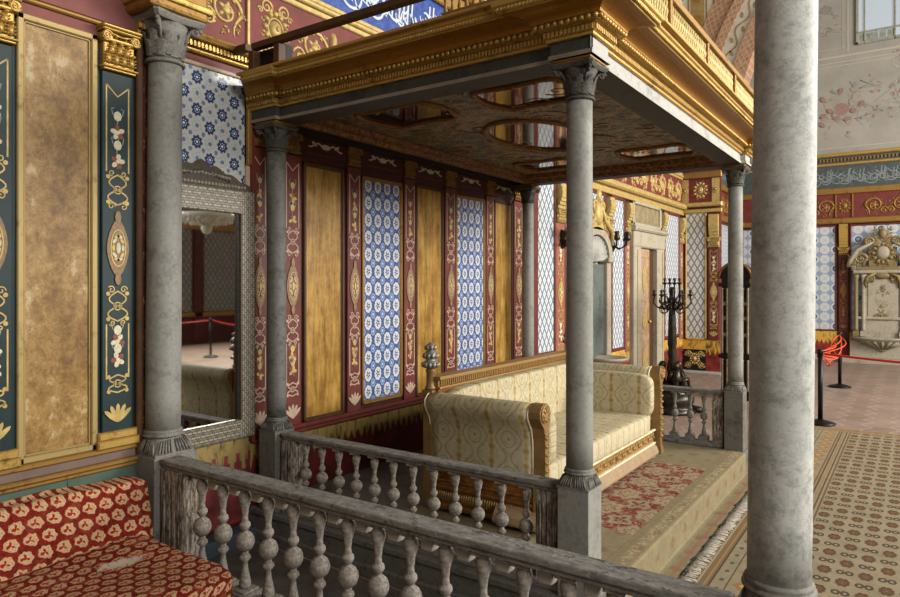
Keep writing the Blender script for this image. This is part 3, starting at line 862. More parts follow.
# upper painted field on the left wall
b = MB(); b.fbox(W, 4.4, 13.5, 4.72, 8.8, 0, .01); up = b.build('painted_field', 'arch_white', wall_left)
b = MB(); F = FX(.01)
for k in range(7):
    y0 = 10.2 + k * .5
    b.strip(F, [(y0, 4.75), (y0, 8.6)], .10, .004, 0)
    for j in range(9): b.oval(F, y0 + .25, 4.95 + j * .42, .10, .15, .006, 1, 12); b.oval(F, y0 + .25, 4.95 + j * .42, .055, .085, .009, 0, 10)
b.build('painted_strapwork', ['vine', 'gold_dull'], up)

# --- canopy bay panels
def pil_red(u0, u1, z0=.70, z1=2.69):
    b = MB(); b.cbox(W, u0, u1, z0, z1, 0, .022, .004, 0)
    F = FX(.0225)
    paint_pilaster(b, F, (u0 + u1) / 2, u1 - u0, z0 + .02, z1, (1, 2, 3, 4, 5))
    p = b.build('pilaster', ['red', 'line_pale', 'medallion', 'gold_pale', 'flower_red', 'flower_blue'], wall_left)
    c = MB(); pil_capital(c, W, u0 - .005, u1 + .005, 2.70, 2.86, .05); c.build('capital', 'gold_dull', p)
    return p
for u0, u1 in ((3.005, 3.14), (3.29, 3.455), (3.955, 4.115), (4.685, 4.85), (5.325, 5.505), (6.085, 6.25), (6.69, 6.90)): pil_red(u0, u1)
for u0, u1 in ((3.49, 3.92), (4.865, 5.30), (6.265, 6.67)): frame_panel(u0, u1, .70, 2.66, .022, 'goldwood', 'brown', 'gold_panel', .022)
for u0, u1 in ((4.135, 4.665), (5.52, 6.07)): frame_panel(u0, u1, .735, 2.64, .022, 'tile_oval', 'gold_dull', 'tile_panel', .022)
b = MB(); b.cbox(W, 3.005, 6.93, .64, .665, 0, .045, .008); b.cbox(W, 3.005, 6.93, .665, .70, 0, .03, .008); b.build('dado_rail', 'red', wall_left)
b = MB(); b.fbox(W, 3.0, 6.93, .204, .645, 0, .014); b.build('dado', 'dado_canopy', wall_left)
b = MB(); b.fbox(W, 3.005, 6.93, 2.70, 2.95, 0, .012)
F = FX(.012)
for c in (3.72, 4.40, 5.09, 5.80, 6.47):
    b.oval(F, c, 2.80, .05, .022, .004, 1, 10)
    for f in (-1, 1):
        b.strip(F, [(c + f * (.04 + .035 * i), 2.80 + .02 * math.sin(i * 1.3)) for i in range(5)], .012, .004, 1)
        b.oval(F, c + f * .12, 2.81, .03, .012, .004, 1, 8, rot=.5 * f)
    for f in (-1, 1): b.strip(F, [(c - .21, 2.735 + .0 if f < 0 else 2.89), (c + .21, 2.735 if f < 0 else 2.89)], .008, .003, 2)
b.build('frieze_panel', ['red_dark', 'flower_pale', 'red'], wall_left)
b = MB(); b.fbox(W, 2.985, 3.01, .66, 3.1, 0, .05); b.cbox(W, 2.955, 2.99, 2.55, 3.1, 0, .05, .006, 1); b.build('corner_strip', ['red', 'gold_dull'], wall_left)
# --- bays beyond the canopy
def pil_far(u0, u1, z1=2.53):
    b = MB(); b.cbox(W, u0, u1, .66, z1, 0, .03, .006, 0)
    paint_pilaster(b, FX(.0305), (u0 + u1) / 2, (u1 - u0) * .9, .70, z1, (1, 1, 2, 3, 2))
    p = b.build('pilaster', ['line_rose', 'gold_pale', 'flower_pale', 'flower_red'], wall_left)
    c = MB(); pil_capital(c, W, u0 - .01, u1 + .01, 2.53, 2.71, .09)
    n = 7
    for i in range(n):
        t = i / n; dd = .05 + .06 * math.sin(t * PI * .9)
        c.fbox(W, u0 + .02, u1 - .02, 2.71 + .32 * t, 2.71 + .32 * (t + 1 / n), 0, dd)
    c.build('capital', 'gold_pale', p)
for u0, u1 in ((7.77, 8.02), (9.44, 9.67), (10.27, 10.47), (12.06, 12.28), (13.26, 13.48)): pil_far(u0, u1)
b = MB(); b.cbox(W, 6.95, 7.24, .66, 2.95, 0, .05, .01); b.build('pilaster', 'red', wall_left)
for u0, u1, z0 in ((7.26, 7.75, .88), (8.05, 9.42, .88), (9.71, 10.24, .74), (12.33, 13.24, .76)): 
    b = MB()
    b.fbox(W, u0, u1, z0, 3.05, 0, .01, 0)
    for a in ((u0 - .02, u0 + .02, z0 - .03, 3.08), (u1 - .02, u1 + .02, z0 - .03, 3.08), (u0, u1, z0 - .03, z0 + .015), (u0, u1, 3.04, 3.09)): b.cbox(W, *a, 0, .028, .006, 1)
    b.build('tile_panel', ['tile_lattice', 'red'], wall_left)
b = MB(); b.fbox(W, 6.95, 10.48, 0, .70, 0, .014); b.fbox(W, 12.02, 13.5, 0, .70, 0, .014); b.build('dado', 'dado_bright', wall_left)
b = MB(); b.cbox(W, 6.95, 13.5, 3.09, 3.14, 0, .05, .01); b.cbox(W, 6.95, 13.5, 3.2, 3.3, 0, .12, .025); b.fbox(W, 6.95, 13.5, 3.14, 3.2, 0, .03)
b.build('cornice', 'gold_pale', wall_left)
b = MB(); F = FX(.012)
for k in range(11): scrollwork(b, F, 8.2 + k * .5, 3.55, .5, 0, 1 if k % 2 else -1, .02)
b.build('gilt_scrollwork', 'gold_pale', frz)
# doorway
df = MB()
df.cbox(W, 10.49, 10.82, 0, 2.36, 0, .10, .02); df.cbox(W, 11.68, 12.03, 0, 2.36, 0, .10, .02); df.cbox(W, 10.46, 12.06, 2.34, 2.62, 0, .11, .02); df.cbox(W, 10.42, 12.1, 2.60, 2.68, 0, .17, .03)
df.fbox(W, 10.60, 10.62, .1, 2.3, .1, .11, 1); df.fbox(W, 11.9, 11.92, .1, 2.3, .1, .11, 1)
door = struct(df.build('door_1', ['stone_warm', 'gold_pale'], None))
b = MB(); b.cbox(W, 10.82, 11.36, .02, 2.33, 0, .05, .006, 0); b.fbox(W, 11.36, 11.68, .02, 2.33, 0, .012, 2)
F = FX(.05)
for z0, z1 in ((.15, .8), (.9, 1.35), (1.45, 2.2)):
    for a in ((10.87, 11.31, z0, z0 + .02), (10.87, 11.31, z1 - .02, z1), (10.87, 10.89, z0, z1), (11.29, 11.31, z0, z1)): b.cbox(F, *a, 0, .012, .003, 1)
    b.oval(F, 11.09, (z0 + z1) / 2, .10, (z1 - z0) * .32, .01, 1, 16)
leaf = b.build('door_leaf', ['door_wood', 'gold_pale', 'brown'], door)
b = MB(); b.ball((.08, 11.30, 1.1), .03); b.build('door_knob', 'gold', leaf)
b = MB(); b.fbox(W, 10.60, 11.98, 2.74, 3.07, 0, .02, 0)
for a in ((10.55, 12.02, 2.69, 2.75), (10.55, 12.02, 3.05, 3.10), (10.55, 10.62, 2.69, 3.1), (11.95, 12.02, 2.69, 3.1)): b.cbox(W, *a, 0, .06, .012, 1)
b.build('overdoor_panel', ['panel_grey', 'stone_warm'], door)

# --- corner pier facing the camera and wall behind it
pm = MB(); pm.box((0, 13.5, 0), (.72, 13.62, 8.8)); pm.box((.02, 13.62, 0), (.30, 17.6, 8.8))
pier = struct(pm.build('wall_corner', 'red'))
P = FY(13.5)
b = MB(); b.fbox(P, .10, .44, .68, 3.12, 0, .01, 0)
for a in ((.07, .10, .65, 3.15), (.44, .47, .65, 3.15), (.07, .47, .65, .69), (.07, .47, 3.11, 3.15)): b.cbox(P, *a, 0, .03, .006, 1)
b.build('tile_panel', ['tile_pier', 'gold_pale'], pier)
b = MB(); b.cbox(P, .51, .71, .66, 2.45, 0, .04, .006, 0); paint_pilaster(b, FY(13.459), .61, .18, .7, 2.45, (1, 1, 2, 3, 2))
pl = b.build('pilaster', ['red', 'gold_pale', 'flower_pale', 'flower_red'], pier)
c = MB(); pil_capital(c, P, .49, .73, 2.45, 2.64, .10)
for i in range(8): c.fbox(P, .53, .70, 2.64 + i * .055, 2.64 + (i + 1) * .055, 0, .05 + .07 * math.sin((i / 8) * 2.8))
c.build('capital', 'gold_pale', pl)
b = MB(); b.fbox(P, 0, .72, 0, .66, 0, .014); b.build('dado', 'dado_pier', pier)
b = MB(); b.fbox(P, .04, .46, .06, .46, .014, .03, 0)
F = FY(13.47)
rosette(b, F, .25, .28, .11, 1)
for f in (-1, 1):
    for q in (-1, 1): scrollwork(b, F, .25 + f * .12, .27 + q * .11, .16, 1, f, .009)
b.build('crest_panel', ['blackish', 'gold_pale'], pier)
b = MB(); b.box((-.0, 13.28, 0), (.78, 13.5, .05)); b.build('plinth', 'stone_slab', pier, bevel=.01)
b = MB(); b.cbox(P, 0, .76, 3.13, 3.2, 0, .05, .01); b.cbox(P, 0, .78, 3.24, 3.32, 0, .12, .02); b.build('cornice', 'gold_pale', pier)
b = MB(); F = FY(13.499)
b.fbox(P, 0, .73, 3.32, 3.8, 0, .006, 1)
rosette(b, F, .35, 3.57, .16, 0); 
for cu in (.06, .64):
    b.fbox(P, cu - .07, cu + .07, 3.33, 3.79, 0, .015, 0); rosette(b, FY(13.485), cu, 3.57, .06, 0)
b.build('frieze', ['gold_pale', 'red_frieze'], pier)
b = MB(); b.cbox(P, 0, .76, 3.8, 3.92, 0, .06, .012); b.cbox(P, 0, .76, 4.45, 4.72, 0, .1, .02); b.build('cornice', 'gold_dull', pier)
b = MB(); b.fbox(P, 0, .73, 4.72, 8.8, 0, .01, 0); F = FY(13.49)
b.strip(F, [(.30, 4.75), (.30, 8.7)], .26, .004, 2)
for j in range(9): b.oval(F, .30, 5.0 + j * .47, .085, .12, .01, 1, 12)
for u in (.13, .47, .60): b.strip(F, [(u, 4.75), (u, 8.7)], .025, .006, 1)
b.build('painted_strip', ['arch_white', 'gold_dull', 'vine'], pier)
Fs = FX(.30)
for y0_, y1_ in ((13.75, 14.6), (15.0, 17.3)):
    b = MB(); b.fbox(Fs, y0_, y1_, .7, 3.05, 0, .01); b.build('tile_panel', 'tile_lattice', pier)
b = MB(); b.cbox(Fs, 13.62, 17.6, 3.11, 3.24, 0, .08, .02); b.cbox(Fs, 13.62, 17.6, 3.79, 3.93, 0, .05, .012); b.cbox(Fs, 13.62, 17.6, 4.44, 4.72, 0, .08, .02); b.build('gilt_moulding', 'gold_dull', pier)
b = MB(); b.fbox(Fs, 13.62, 17.6, 3.93, 4.44, 0, .012); ib3 = b.build('inscription_band', 'slate_ground', pier)
b = MB(); strokes(b, FX(.312), 13.8, 17.4, 3.97, 4.40, 0); b.build('lettering', 'script_grey', ib3)
b = MB()
for k in range(7): scrollwork(b, Fs, 13.95 + k * .55, 3.5, .55, 0, 1 if k % 2 else -1, .022)
b.build('gilt_scrollwork', 'gold_dull', pier)
b = MB(); b.fbox(Fs, 13.62, 17.6, 4.72, 8.8, 0, .012); b.build('plaster_field', 'plaster', pier)
# great arch in front of the far bay
b = MB()
def ring(r0, r1, y0, y1, m, n=56):
    vs = []
    for k in range(n + 1):
        a = PI * k / n; ca, sa = math.cos(a), math.sin(a)
        for r, y in ((r0, y0), (r1, y0), (r1, y1), (r0, y1)): vs.append((6 - ca * r, y, 4.3 + sa * r))
    fs = []
    for k in range(n):
        for j in range(4): fs.append((k * 4 + j, k * 4 + (j + 1) % 4, k * 4 + 4 + (j + 1) % 4, k * 4 + 4 + j))
    b.add(vs, fs, m)
ring(5.0, 5.27, 13.42, 13.9, 0); ring(5.27, 5.56, 13.46, 13.9, 1); ring(5.56, 5.74, 13.42, 13.9, 0); ring(5.74, 6.1, 13.47, 13.9, 2)
F = FY(13.46)
vp = []
for k in range(220):
    a = PI * k / 219; r = 5.415 + .07 * math.sin(k * .9); vp.append((6 - math.cos(a) * r, 4.3 + math.sin(a) * r))
b.strip(F, vp, .03, .006, 3)
for k in range(0, 219, 3):
    a = PI * k / 219; r = 5.415 - .07 * math.sin(k * .9); b.oval(F, 6 - math.cos(a) * r, 4.3 + math.sin(a) * r, .06, .03, .006, 3, 8, rot=k)
arch = struct(b.build('wall_arch', ['arch_pink', 'arch_white', 'arch_pink', 'vine']))
b = MB()
n = 40; top = 8.8
for k in range(n):      # spandrel above the arch
    a0, a1 = PI * k / n, PI * (k + 1) / n
    q = [(6 - math.cos(a0) * 6.05, 4.3 + math.sin(a0) * 6.05), (6 - math.cos(a1) * 6.05, 4.3 + math.sin(a1) * 6.05)]
    if min(q[0][1], q[1][1]) < top and max(q[0][0], q[1][0]) < 6: b.poly(FY(13.9), [(0 if k == 0 else q[0][0], min(q[0][1], top)), (q[1][0], min(q[1][1], top)), (q[1][0], top + .01), (0 if k == 0 else q[0][0], top + .01)], 0, .35)
b.build('spandrel', 'arch_white', arch)

# --- far wall
fw = MB(); fw.box((.02, 17.6, 0), (13.4, 17.85, 9.6)); wall_far = struct(fw.build('wall_far', 'red_dark'))
Q = FY(17.6)
b = MB(); b.fbox(Q, .31, 13.2, 4.72, 9.6, 0, .01); pf = b.build('plaster_field', 'plaster', wall_far)
F = FY(17.59)
b = MB()
def lines(pts, w=.045, m=0): b.strip(F, pts, w, .006, m)
lines([(.8, 6.93), (2.75, 6.93), (5.5, 6.93)]); lines([(.8, 6.80), (5.5, 6.80)], .02)
lines([(2.55, 7.0), (2.55, 9.5)], .03); lines([(.9, 7.12), (2.45, 7.12), (2.45, 9.5)], .02)
lines([(.9, 4.85), (.9, 6.72), (3.40, 6.72), (3.40, 6.58), (3.48, 6.5), (3.6, 6.42), (4.6, 6.42)], .02); lines([(.9, 4.85), (5.4, 4.85)], .02)
def fresco(cx, cz, s):
    r = random.Random(int(cx * 50))
    b.strip(F, [(cx + .42 * s * (1 + .16 * math.cos(5 * a)) * math.cos(a), cz + .42 * s * (1 + .16 * math.cos(5 * a)) * math.sin(a)) for a in [i * 2 * PI / 40 for i in range(41)]], .05 * s, .004, 2)
    b.oval(F, cx, cz, .20 * s, .18 * s, .002, 1, 12)
    for k in range(34):
        a = r.random() * 6.28; d = (.25 + .75 * r.random()) * s
        b.oval(F, cx + d * math.cos(a) * .75, cz + d * math.sin(a) * .9, (.04 + .07 * r.random()) * s, (.02 + .035 * r.random()) * s, .003 + k * .0004, 2 + (k % 2), 8, rot=r.random() * 3)
    for k in range(9):
        a = r.random() * 6.28; d = (.2 + .45 * r.random()) * s
        b.oval(F, cx + d * math.cos(a), cz + d * math.sin(a), .09 * s, .06 * s, .018 + k * .0006, 1, 8, rot=r.random() * 3)
fresco(2.42, 5.72, .8)
def spray(cx, cz, s, k0):
    r = random.Random(k0)
    for k in range(4): b.strip(F, [(cx, cz), (cx + s * (r.random() - .5), cz + s * .5 * (r.random() - .3)), (cx + s * 1.4 * (r.random() - .4), cz + s * (r.random() - .5))], .016, .0035 + k * .0003, 3)
    for k in range(7):
        b.oval(F, cx + s * (r.random() - .5) * 1.2, cz + s * (r.random() - .5), (.06 + .05 * r.random()) * s, (.03 + .03 * r.random()) * s, .005 + k * .0006, 1 if k % 3 else 2, 8, rot=r.random() * 3)
spray(2.95, 6.2, .45, 1); spray(3.35, 6.05, .6, 2); spray(3.15, 5.62, .5, 3); spray(2.85, 5.45, .4, 4); spray(3.62, 6.7, .35, 5); spray(3.5, 5.7, .5, 6)
spray(1.98, 7.55, .3, 7); spray(2.25, 7.55, .3, 8); b.oval(F, 2.12, 8.05, .12, .1, .004, 3, 10); spray(2.12, 8.0, .35, 9)
b.build('faded_fresco', ['plaster_line', 'fresco_rose', 'fresco_tan', 'fresco_green'], pf)
b = MB(); b.cbox(Q, .31, 13.2, 4.64, 4.72, 0, .10, .02); b.cbox(Q, .31, 13.2, 4.44, 4.50, 0, .05, .012); b.build('cornice', 'gold', wall_far)
b = MB(); b.fbox(Q, .31, 13.2, 4.50, 4.64, 0, .03, 0)
for k in range(90): b.fbox(Q, .8 + k * .07, .8 + k * .07 + .035, 4.53, 4.60, .03, .06, 1)
b.build('dentil_band', ['slate_ground', 'gold_dull'], wall_far)
b = MB(); b.fbox(Q, .31, 13.2, 3.93, 4.44, 0, .012); ib2 = b.build('inscription_band', 'slate_ground', wall_far)
b = MB()
for q in range(3): strokes(b, FY(17.588 - .001 * q), .95 + q * .05, 5.2, 3.97 + .05 * q, 4.40 - .05 * (q == 2), 0, w=.02)
b.build('lettering', 'script_grey', ib2)
b = MB(); b.cbox(Q, .31, 13.2, 3.79, 3.93, 0, .05, .012); b.cbox(Q, .31, 13.2, 3.11, 3.24, 0, .08, .02); b.build('gilt_moulding', 'gold_dull', wall_far)
b = MB(); b.fbox(Q, .31, 13.2, 3.24, 3.79, 0, .012); fz2 = b.build('frieze', 'red_frieze', wall_far)
b = MB(); F = FY(17.588)
for k, cu in enumerate((1.1, 1.6, 2.1, 3.05, 3.55, 4.05, 4.55)): scrollwork(b, F, cu, 3.5, .55, 0, 1 if k % 2 else -1, .022)
rosette(b, F, 2.48, 3.52, .15); b.fbox(F, 2.30, 2.33, 3.26, 3.78, 0, .03); b.fbox(F, 2.63, 2.66, 3.26, 3.78, 0, .03)
b.build('gilt_scrollwork', 'gold_dull', fz2)
for u0, u1 in ((.34, 2.30), (2.62, 3.95), (4.2, 5.5), (5.75, 8.2), (8.5, 11), (11.3, 13.1)):
    b = MB(); b.fbox(Q, u0, u1, .70, 3.05, 0, .012, 0)
    for a in ((u0 - .03, u0, .66, 3.09), (u1, u1 + .03, .66, 3.09), (u0, u1, .66, .70), (u0, u1, 3.05, 3.09)): b.cbox(Q, *a, 0, .03, .006, 1)
    b.build('tile_panel', ['tile_oct', 'red'], wall_far)
for u0 in (2.36, 3.98, 5.53):
    b = MB(); b.cbox(Q, u0, u0 + .21, .4, 2.45, 0, .05, .01, 0); paint_pilaster(b, FY(17.549), u0 + .105, .19, .7, 2.45, (1, 1, 1, 2, 1))
    pl = b.build('pilaster', ['red_dark', 'gold_dark', 'flower_red'], wall_far)
    c = MB(); pil_capital(c, Q, u0 - .01, u0 + .22, 2.40, 2.58, .10)
    for i in range(8): c.fbox(Q, u0 + .02, u0 + .19, 2.58 + i * .065, 2.58 + (i + 1) * .065, 0, .05 + .07 * math.sin((i / 8) * 2.8))
    c.build('capital', 'gold', pl)
b = MB(); b.fbox(Q, .31, 13.2, .06, .66, 0, .014, 0); b.fbox(Q, .31, 13.2, 0, .12, 0, .05, 1); b.build('dado', ['dado_pier', 'stone_slab'], wall_far)
# window high in the far wall
wm = MB()
wx0, wx1, wz0, wz1 = 2.70, 4.6, 7.12, 9.3
for a in ((wx0, wx1, wz0, wz0 + .06), (wx0, wx1, wz1 - .06, wz1), (wx0, wx0 + .06, wz0, wz1), (wx1 - .06, wx1, wz0, wz1), (wx0, wx1, wz0 + .24, wz0 + .28), (2.86, 2.89, wz0, wz1), (3.42, 3.46, wz0, wz1), (3.56, 3.6, wz0, wz1)): wm.cbox(FY(17.59), *a, 0, .05, .01)
win = struct(wm.build('window_1', 'lead'))
b = MB(); b.fbox(FY(17.585), wx0 + .02, wx1 - .02, wz0 + .02, wz1 - .02, 0, .012); pane = b.build('pane', 'sky_pane', win)
b = MB()
for k, (x0, x1) in enumerate(((2.89, 3.13), (3.15, 3.28), (3.30, 3.42), (2.76, 2.86))):
    b.fbox(FY(17.57), x0, x1, wz0 + .07, wz0 + .23, 0, .006, 0)
    b.strip(FY(17.564), [(x0 + .03 + .02 * i, wz0 + .15 + .05 * math.sin(i * 2)) for i in range(int((x1 - x0 - .04) / .02))], .012, .004, 1)
b.build('coloured_glass', ['win_green', 'lead'], win)

# --- right wall far across the hall (seen in the looking glass)
rw = MB(); rw.box((13.2, -1.6, 0), (13.45, 17.85, 5.2)); wall_right = struct(rw.build('wall_right', 'red_dark'))
M['tile_shaded'] = tile_lattice('lattice tile with painted shade', 'y', .16, .24, '#77756c', '#46505c', '#5a626a')  # shade of the backlit wall is put into the tile colours
R = FX(13.2, -1)
for k in range(10):
    y0 = -1.3 + k * 1.85
    b = MB(); b.fbox(R, y0 + .2, y0 + 1.65, .95, 3.3, 0, .012); b.build('tile_panel', 'tile_shaded', wall_right)
    b = MB(); b.cbox(R, y0 - .14, y0 + .14, .1, 3.3, 0, .06, .01); b.build('pilaster', 'red_dark', wall_right)
b = MB(); b.cbox(R, -1.6, 17.6, 3.3, 3.5, 0, .1, .02); b.cbox(R, -1.6, 17.6, .8, .93, 0, .06, .02); b.build('cornice', 'gold_dull', wall_right)
b = MB(); b.fbox(R, -1.6, 17.6, 3.9, 5.2, 0, .012); b.build('plaster_field', 'plaster', wall_right)

b = MB(); b.box((-.25, -1.9, 0), (13.45, -1.6, 8.8)); struct(b.build('wall_back', 'plaster'))

# ================================================================== COLUMNS
def corinthian(mb, x, y, z0, h, r, m=0):
    mb.lathe([(r * 1.0, 0), (r * 1.16, .0), (r * 1.2, r * .12), (r * 1.12, r * .24), (r * 1.0, r * .28)], (x, y, z0 - r * .35), 28, m)
    mb.lathe([(r * 1.0, -r * .1), (r * 1.02, h * .3), (r * 1.12, h * .62), (r * 1.4, h * .84)], (x, y, z0), 24, m)
    def leaf(a, zb, hh, rb, w, curl):
        n = 14; vs = []
        for i in range(n + 1):
            t = i / n
            rr = rb + curl * (t ** 2.4) - (curl * .35 * max(0, t - .85) / .15)
            zz = zb + hh * min(t, 1.0) - (hh * .16 * max(0, t - .8) / .2)
            ww = w * (math.sin(PI * (.22 + .73 * t)) ** .8) * (1 + .22 * math.cos(t * 25))
            for q, d in ((-1, -.05), (-.45, .22), (0, .02), (.45, .22), (1, -.05)):
                ang = a + q * ww / rb
                vs.append((x + (rr + d * w) * math.cos(ang), y + (rr + d * w) * math.sin(ang), zz))
        fs = [(i * 5 + j, i * 5 + j + 1, (i + 1) * 5 + j + 1, (i + 1) * 5 + j) for i in range(n) for j in range(4)]
        mb.add(vs, fs, m, True)
    for k in range(8): leaf(2 * PI * k / 8, z0, h * .46, r * 1.06, r * .36, r * .30)
    for k in range(8): leaf(2 * PI * (k + .5) / 8, z0 + h * .04, h * .70, r * 1.06, r * .32, r * .42)
    s = r * 1.62
    for k in range(4):
        a = PI / 4 + k * PI / 2; c = Vector((x + s * 1.12 * math.cos(a), y + s * 1.12 * math.sin(a), z0 + h * .74))
        rad = Vector((math.cos(a), math.sin(a), 0))
        pts = [c + rad * (math.cos(t) * r * .30 * (1 - t / 11)) + Vector((0, 0, math.sin(t) * r * .30 * (1 - t / 11))) for t in [i * .5 for i in range(18)]]
        mb.tube([Vector((x, y, z0 + h * .35)) + rad * r * 1.1, Vector((x, y, z0 + h * .62)) + rad * r * 1.3] + [c + rad * -.1 * r + Vector((0, 0, r * .32))], [r * .08, r * .1, r * .12], 6, m)
        mb.tube(pts, r * .13, 6, m)
    # concave abacus
    vs = []
    prof = [(.95, h * .84), (1.0, h * .88), (1.06, h * .95), (1.06, h)]
    for q, zz in prof:
        for k in range(4):
            a = PI / 4 + k * PI / 2; b2 = a + PI / 2
            p0 = Vector((math.cos(a - .07), math.sin(a - .07))) ; 
            A = Vector((math.cos(a + .06), math.sin(a + .06))) * s * 1.38 * q; B = Vector((math.cos(b2 - .06), math.sin(b2 - .06))) * s * 1.38 * q
            for t in (0, .25, .5, .75, 1):
                p = A.lerp(B, t); p *= 1 - .13 * math.sin(PI * t)
                vs.append((x + p.x, y + p.y, z0 + zz))
    n = 20
    fs = [(i * n + k, i * n + (k + 1) % n, (i + 1) * n + (k + 1) % n, (i + 1) * n + k) for i in range(3) for k in range(n)] + [tuple(range(n)), tuple(3 * n + k for k in range(n))]
    mb.add(vs, fs, m)
def col_base(mb, x, y, z, r, m=0):
    h = r * 1.0; hw = r * 1.27
    seg = 40; vs = []
    lev = [(0, 1.0, 0), (.12, 1.0, 0), (.12, .95, .05), (.35, .90, .25), (.7, .80, .7), (1.0, .76, 1)]
    for t, q, rd in lev:
        for k in range(seg):
            a = 2 * PI * k / seg + PI / 4
            c, s = math.cos(a), math.sin(a); e = max(abs(c), abs(s))
            sq = hw * q / e; ci = hw * q
            flute = 1 + (.02 * math.cos(a * 20) if .2 < t < .95 else 0)
            rr = (sq * (1 - rd) + ci * rd) * flute
            vs.append((x + rr * c, y + rr * s, z + h * t))
    fs = [(i * seg + k, i * seg + (k + 1) % seg, (i + 1) * seg + (k + 1) % seg, (i + 1) * seg + k) for i in range(len(lev) - 1) for k in range(seg)] + [tuple(range(seg)), tuple((len(lev) - 1) * seg + k for k in range(seg))]
    mb.add(vs, fs, m)
    mb.lathe([(r * 1.0, h), (r * 1.10, h), (r * 1.17, h + r * .06), (r * 1.17, h + r * .13), (r * 1.09, h + r * .17), (r * 1.07, h + r * .24), (r * 1.11, h + r * .29), (r * 1.07, h + r * .36), (r * 1.01, h + r * .42), (r * .98, h + r * .43)], (x, y, z), 40, m)
    # leaf fronds on the splayed block
    for k in range(4):
        a = k * PI / 2
        d = Vector((math.cos(a), math.sin(a), 0)); tn = Vector((-d.y, d.x, 0)); o = Vector((x, y, z))
        for j in range(-5, 6):
            u = j * hw * .13
            if j == 0: continue
            mb.tube([o + d * hw * .99 + tn * u * 1.25 + Vector((0, 0, h * .16)), o + d * hw * .93 + tn * u * 1.1 + Vector((0, 0, h * .45)), o + d * hw * .80 + tn * u * .85 + Vector((0, 0, h * .9))], [r * .05, r * .07, r * .03], 5, m)
def column(name, label, x, y, r, zp0, zt, caph, hw, mats, lean=0., ax=(0, 1, 0)):
    t = thing(name, label, 'column')
    b = MB(); b.box((x - hw, y - hw, zp0), (x + hw, y + hw, .74)); b.build('pedestal', mats[0], t, bevel=.004)
    b = MB(); col_base(b, x, y, .74, r); b.build('base', mats[1], t)
    zs = .74 + r * 1.40; ze = zt - caph - r * .33
    b = MB(); b.lathe([(r * (1 - .07 * max(0, (i / 12) - .3)), zs + (ze - zs) * i / 12) for i in range(13)], (x, y, 0), 40); b.build('shaft', mats[2], t)
    b = MB(); corinthian(b, x, y, zt - caph, caph, r * .96); b.build('capital', mats[3], t)
    if zt < 3:
        b = MB(); b.box((x - .094, y - .094, 2.815), (x + .094, y + .094, 2.824)); b.box((x - .10, y - .10, 2.824), (x + .10, y + .10, 2.8355)); b.build('gilded_abacus', 'gold_dull', t, bevel=.002)
    base(t, (x, y, zp0))
    if lean: t.rotation_mode = 'AXIS_ANGLE'; t.rotation_axis_angle = (lean, *ax)
    return t
cl, sl = math.cos(math.radians(34.75)), math.sin(math.radians(34.75))
fwd = (-sl, cl, 0)
column('marble_column', 'dull dark marble column against the wall beside the tall mirror', .18, 3.087, .0665, .204, 2.815, .150, .082, ('marble_dark', 'marble_dark', 'marble_dark', 'stone_dark'))
column('marble_column', 'slim grey marble column at the near corner of the canopy, in front of the gold sofa', 2.41, 3.087, .0665, .204, 2.815, .150, .082, ('marble_grey', 'stone_cap', 'marble_grey', 'stone_dark'))
column('marble_column', 'slim grey marble column at the far right corner of the canopy', 2.41, 6.616, .0665, .204, 2.815, .150, .082, ('marble_dark', 'stone_cap', 'marble_grey', 'stone_dark'))
column('marble_column', 'thin marble column standing at the wall behind the sofa, far left corner of the canopy', .22, 6.65, .0665, .204, 2.815, .150, .082, ('marble_dark', 'marble_dark', 'marble_grey', 'stone_dark'))
column('marble_column', 'pale grey marble column by the red divan, partly covering the tall mirror', .08, 2.30, .100, 0, 3.31, .235, .138, ('stone_cap', 'stone_cap', 'marble_grey', 'stone_cap'), .006, fwd)
column('marble_column', 'thick veined marble column on the right, nearest to the camera', 3.429, 2.2, .088, 0, 3.31, .235, .122, ('stone_cap', 'stone_cap', 'marble', 'stone_cap'), .013, fwd)
# gilded impost block carrying the hall arch above the thick wall column
b = MB(); b.box((.0, 2.11, 3.312), (.27, 2.49, 3.75)); ib_ = b.build('impost_block', 'gold_dull', wall_left, bevel=.02)
b = MB(); b.box((.0, 2.09, 3.36), (.29, 2.51, 3.40)); b.build('impost_moulding', 'gold', ib_, bevel=.01)

M['beam_shaded'] = marble('stone beam with dirt and painted shade', '#3b3a33', '#4d4a40', '#25241f', 6, .3, .6)  # dark patina plus the dim front's shade, both put into the colour
M['beam_lip'] = plain('paler stone edge', '#7d7464', .6, 0, .25, 10)  # lip simply a paler tone than the fascia
# ================================================================== CANOPY
can = thing('canopy', 'gilded wooden canopy with painted ceiling carried on four marble columns over the gold sofa', 'canopy')
yf, yb, xr, xb = 3.012, 2.972, 2.485, 2.525
path = [(.02, yb), (.30, yb), (.30, yf), (2.295, yf), (2.295, yb), (xb, yb), (xb, 3.202), (xr, 3.202), (xr, 6.501), (xb, 6.501), (xb, 6.731), (2.295, 6.731), (2.295, 6.691), (.3, 6.691), (.3, 6.731), (.001, 6.731)]
ap = [(-.178, 2.842), (-.178, 2.836), (.0, 2.836), (.0, 2.857), (-.008, 2.860), (-.008, 2.918), (-.06, 2.918)]
am = [0, 0, 1, 1, 0, 0]
b = MB(); b.sweep(path[:6], ap, mats=am, o0=(.9, -1)); b.build('front_architrave', ['beam_shaded', 'beam_lip'], can)
b = MB(); b.sweep(path[5:11], ap, mats=[0, 0, 1, 1, 1, 1]); b.build('side_architrave', ['beam_shaded', 'stone_slab'], can)  # outer face facing the light gets the pale stone instead
b = MB(); b.sweep(path[10:], ap, mats=am); b.build('back_architrave', ['beam_shaded', 'beam_lip'], can)
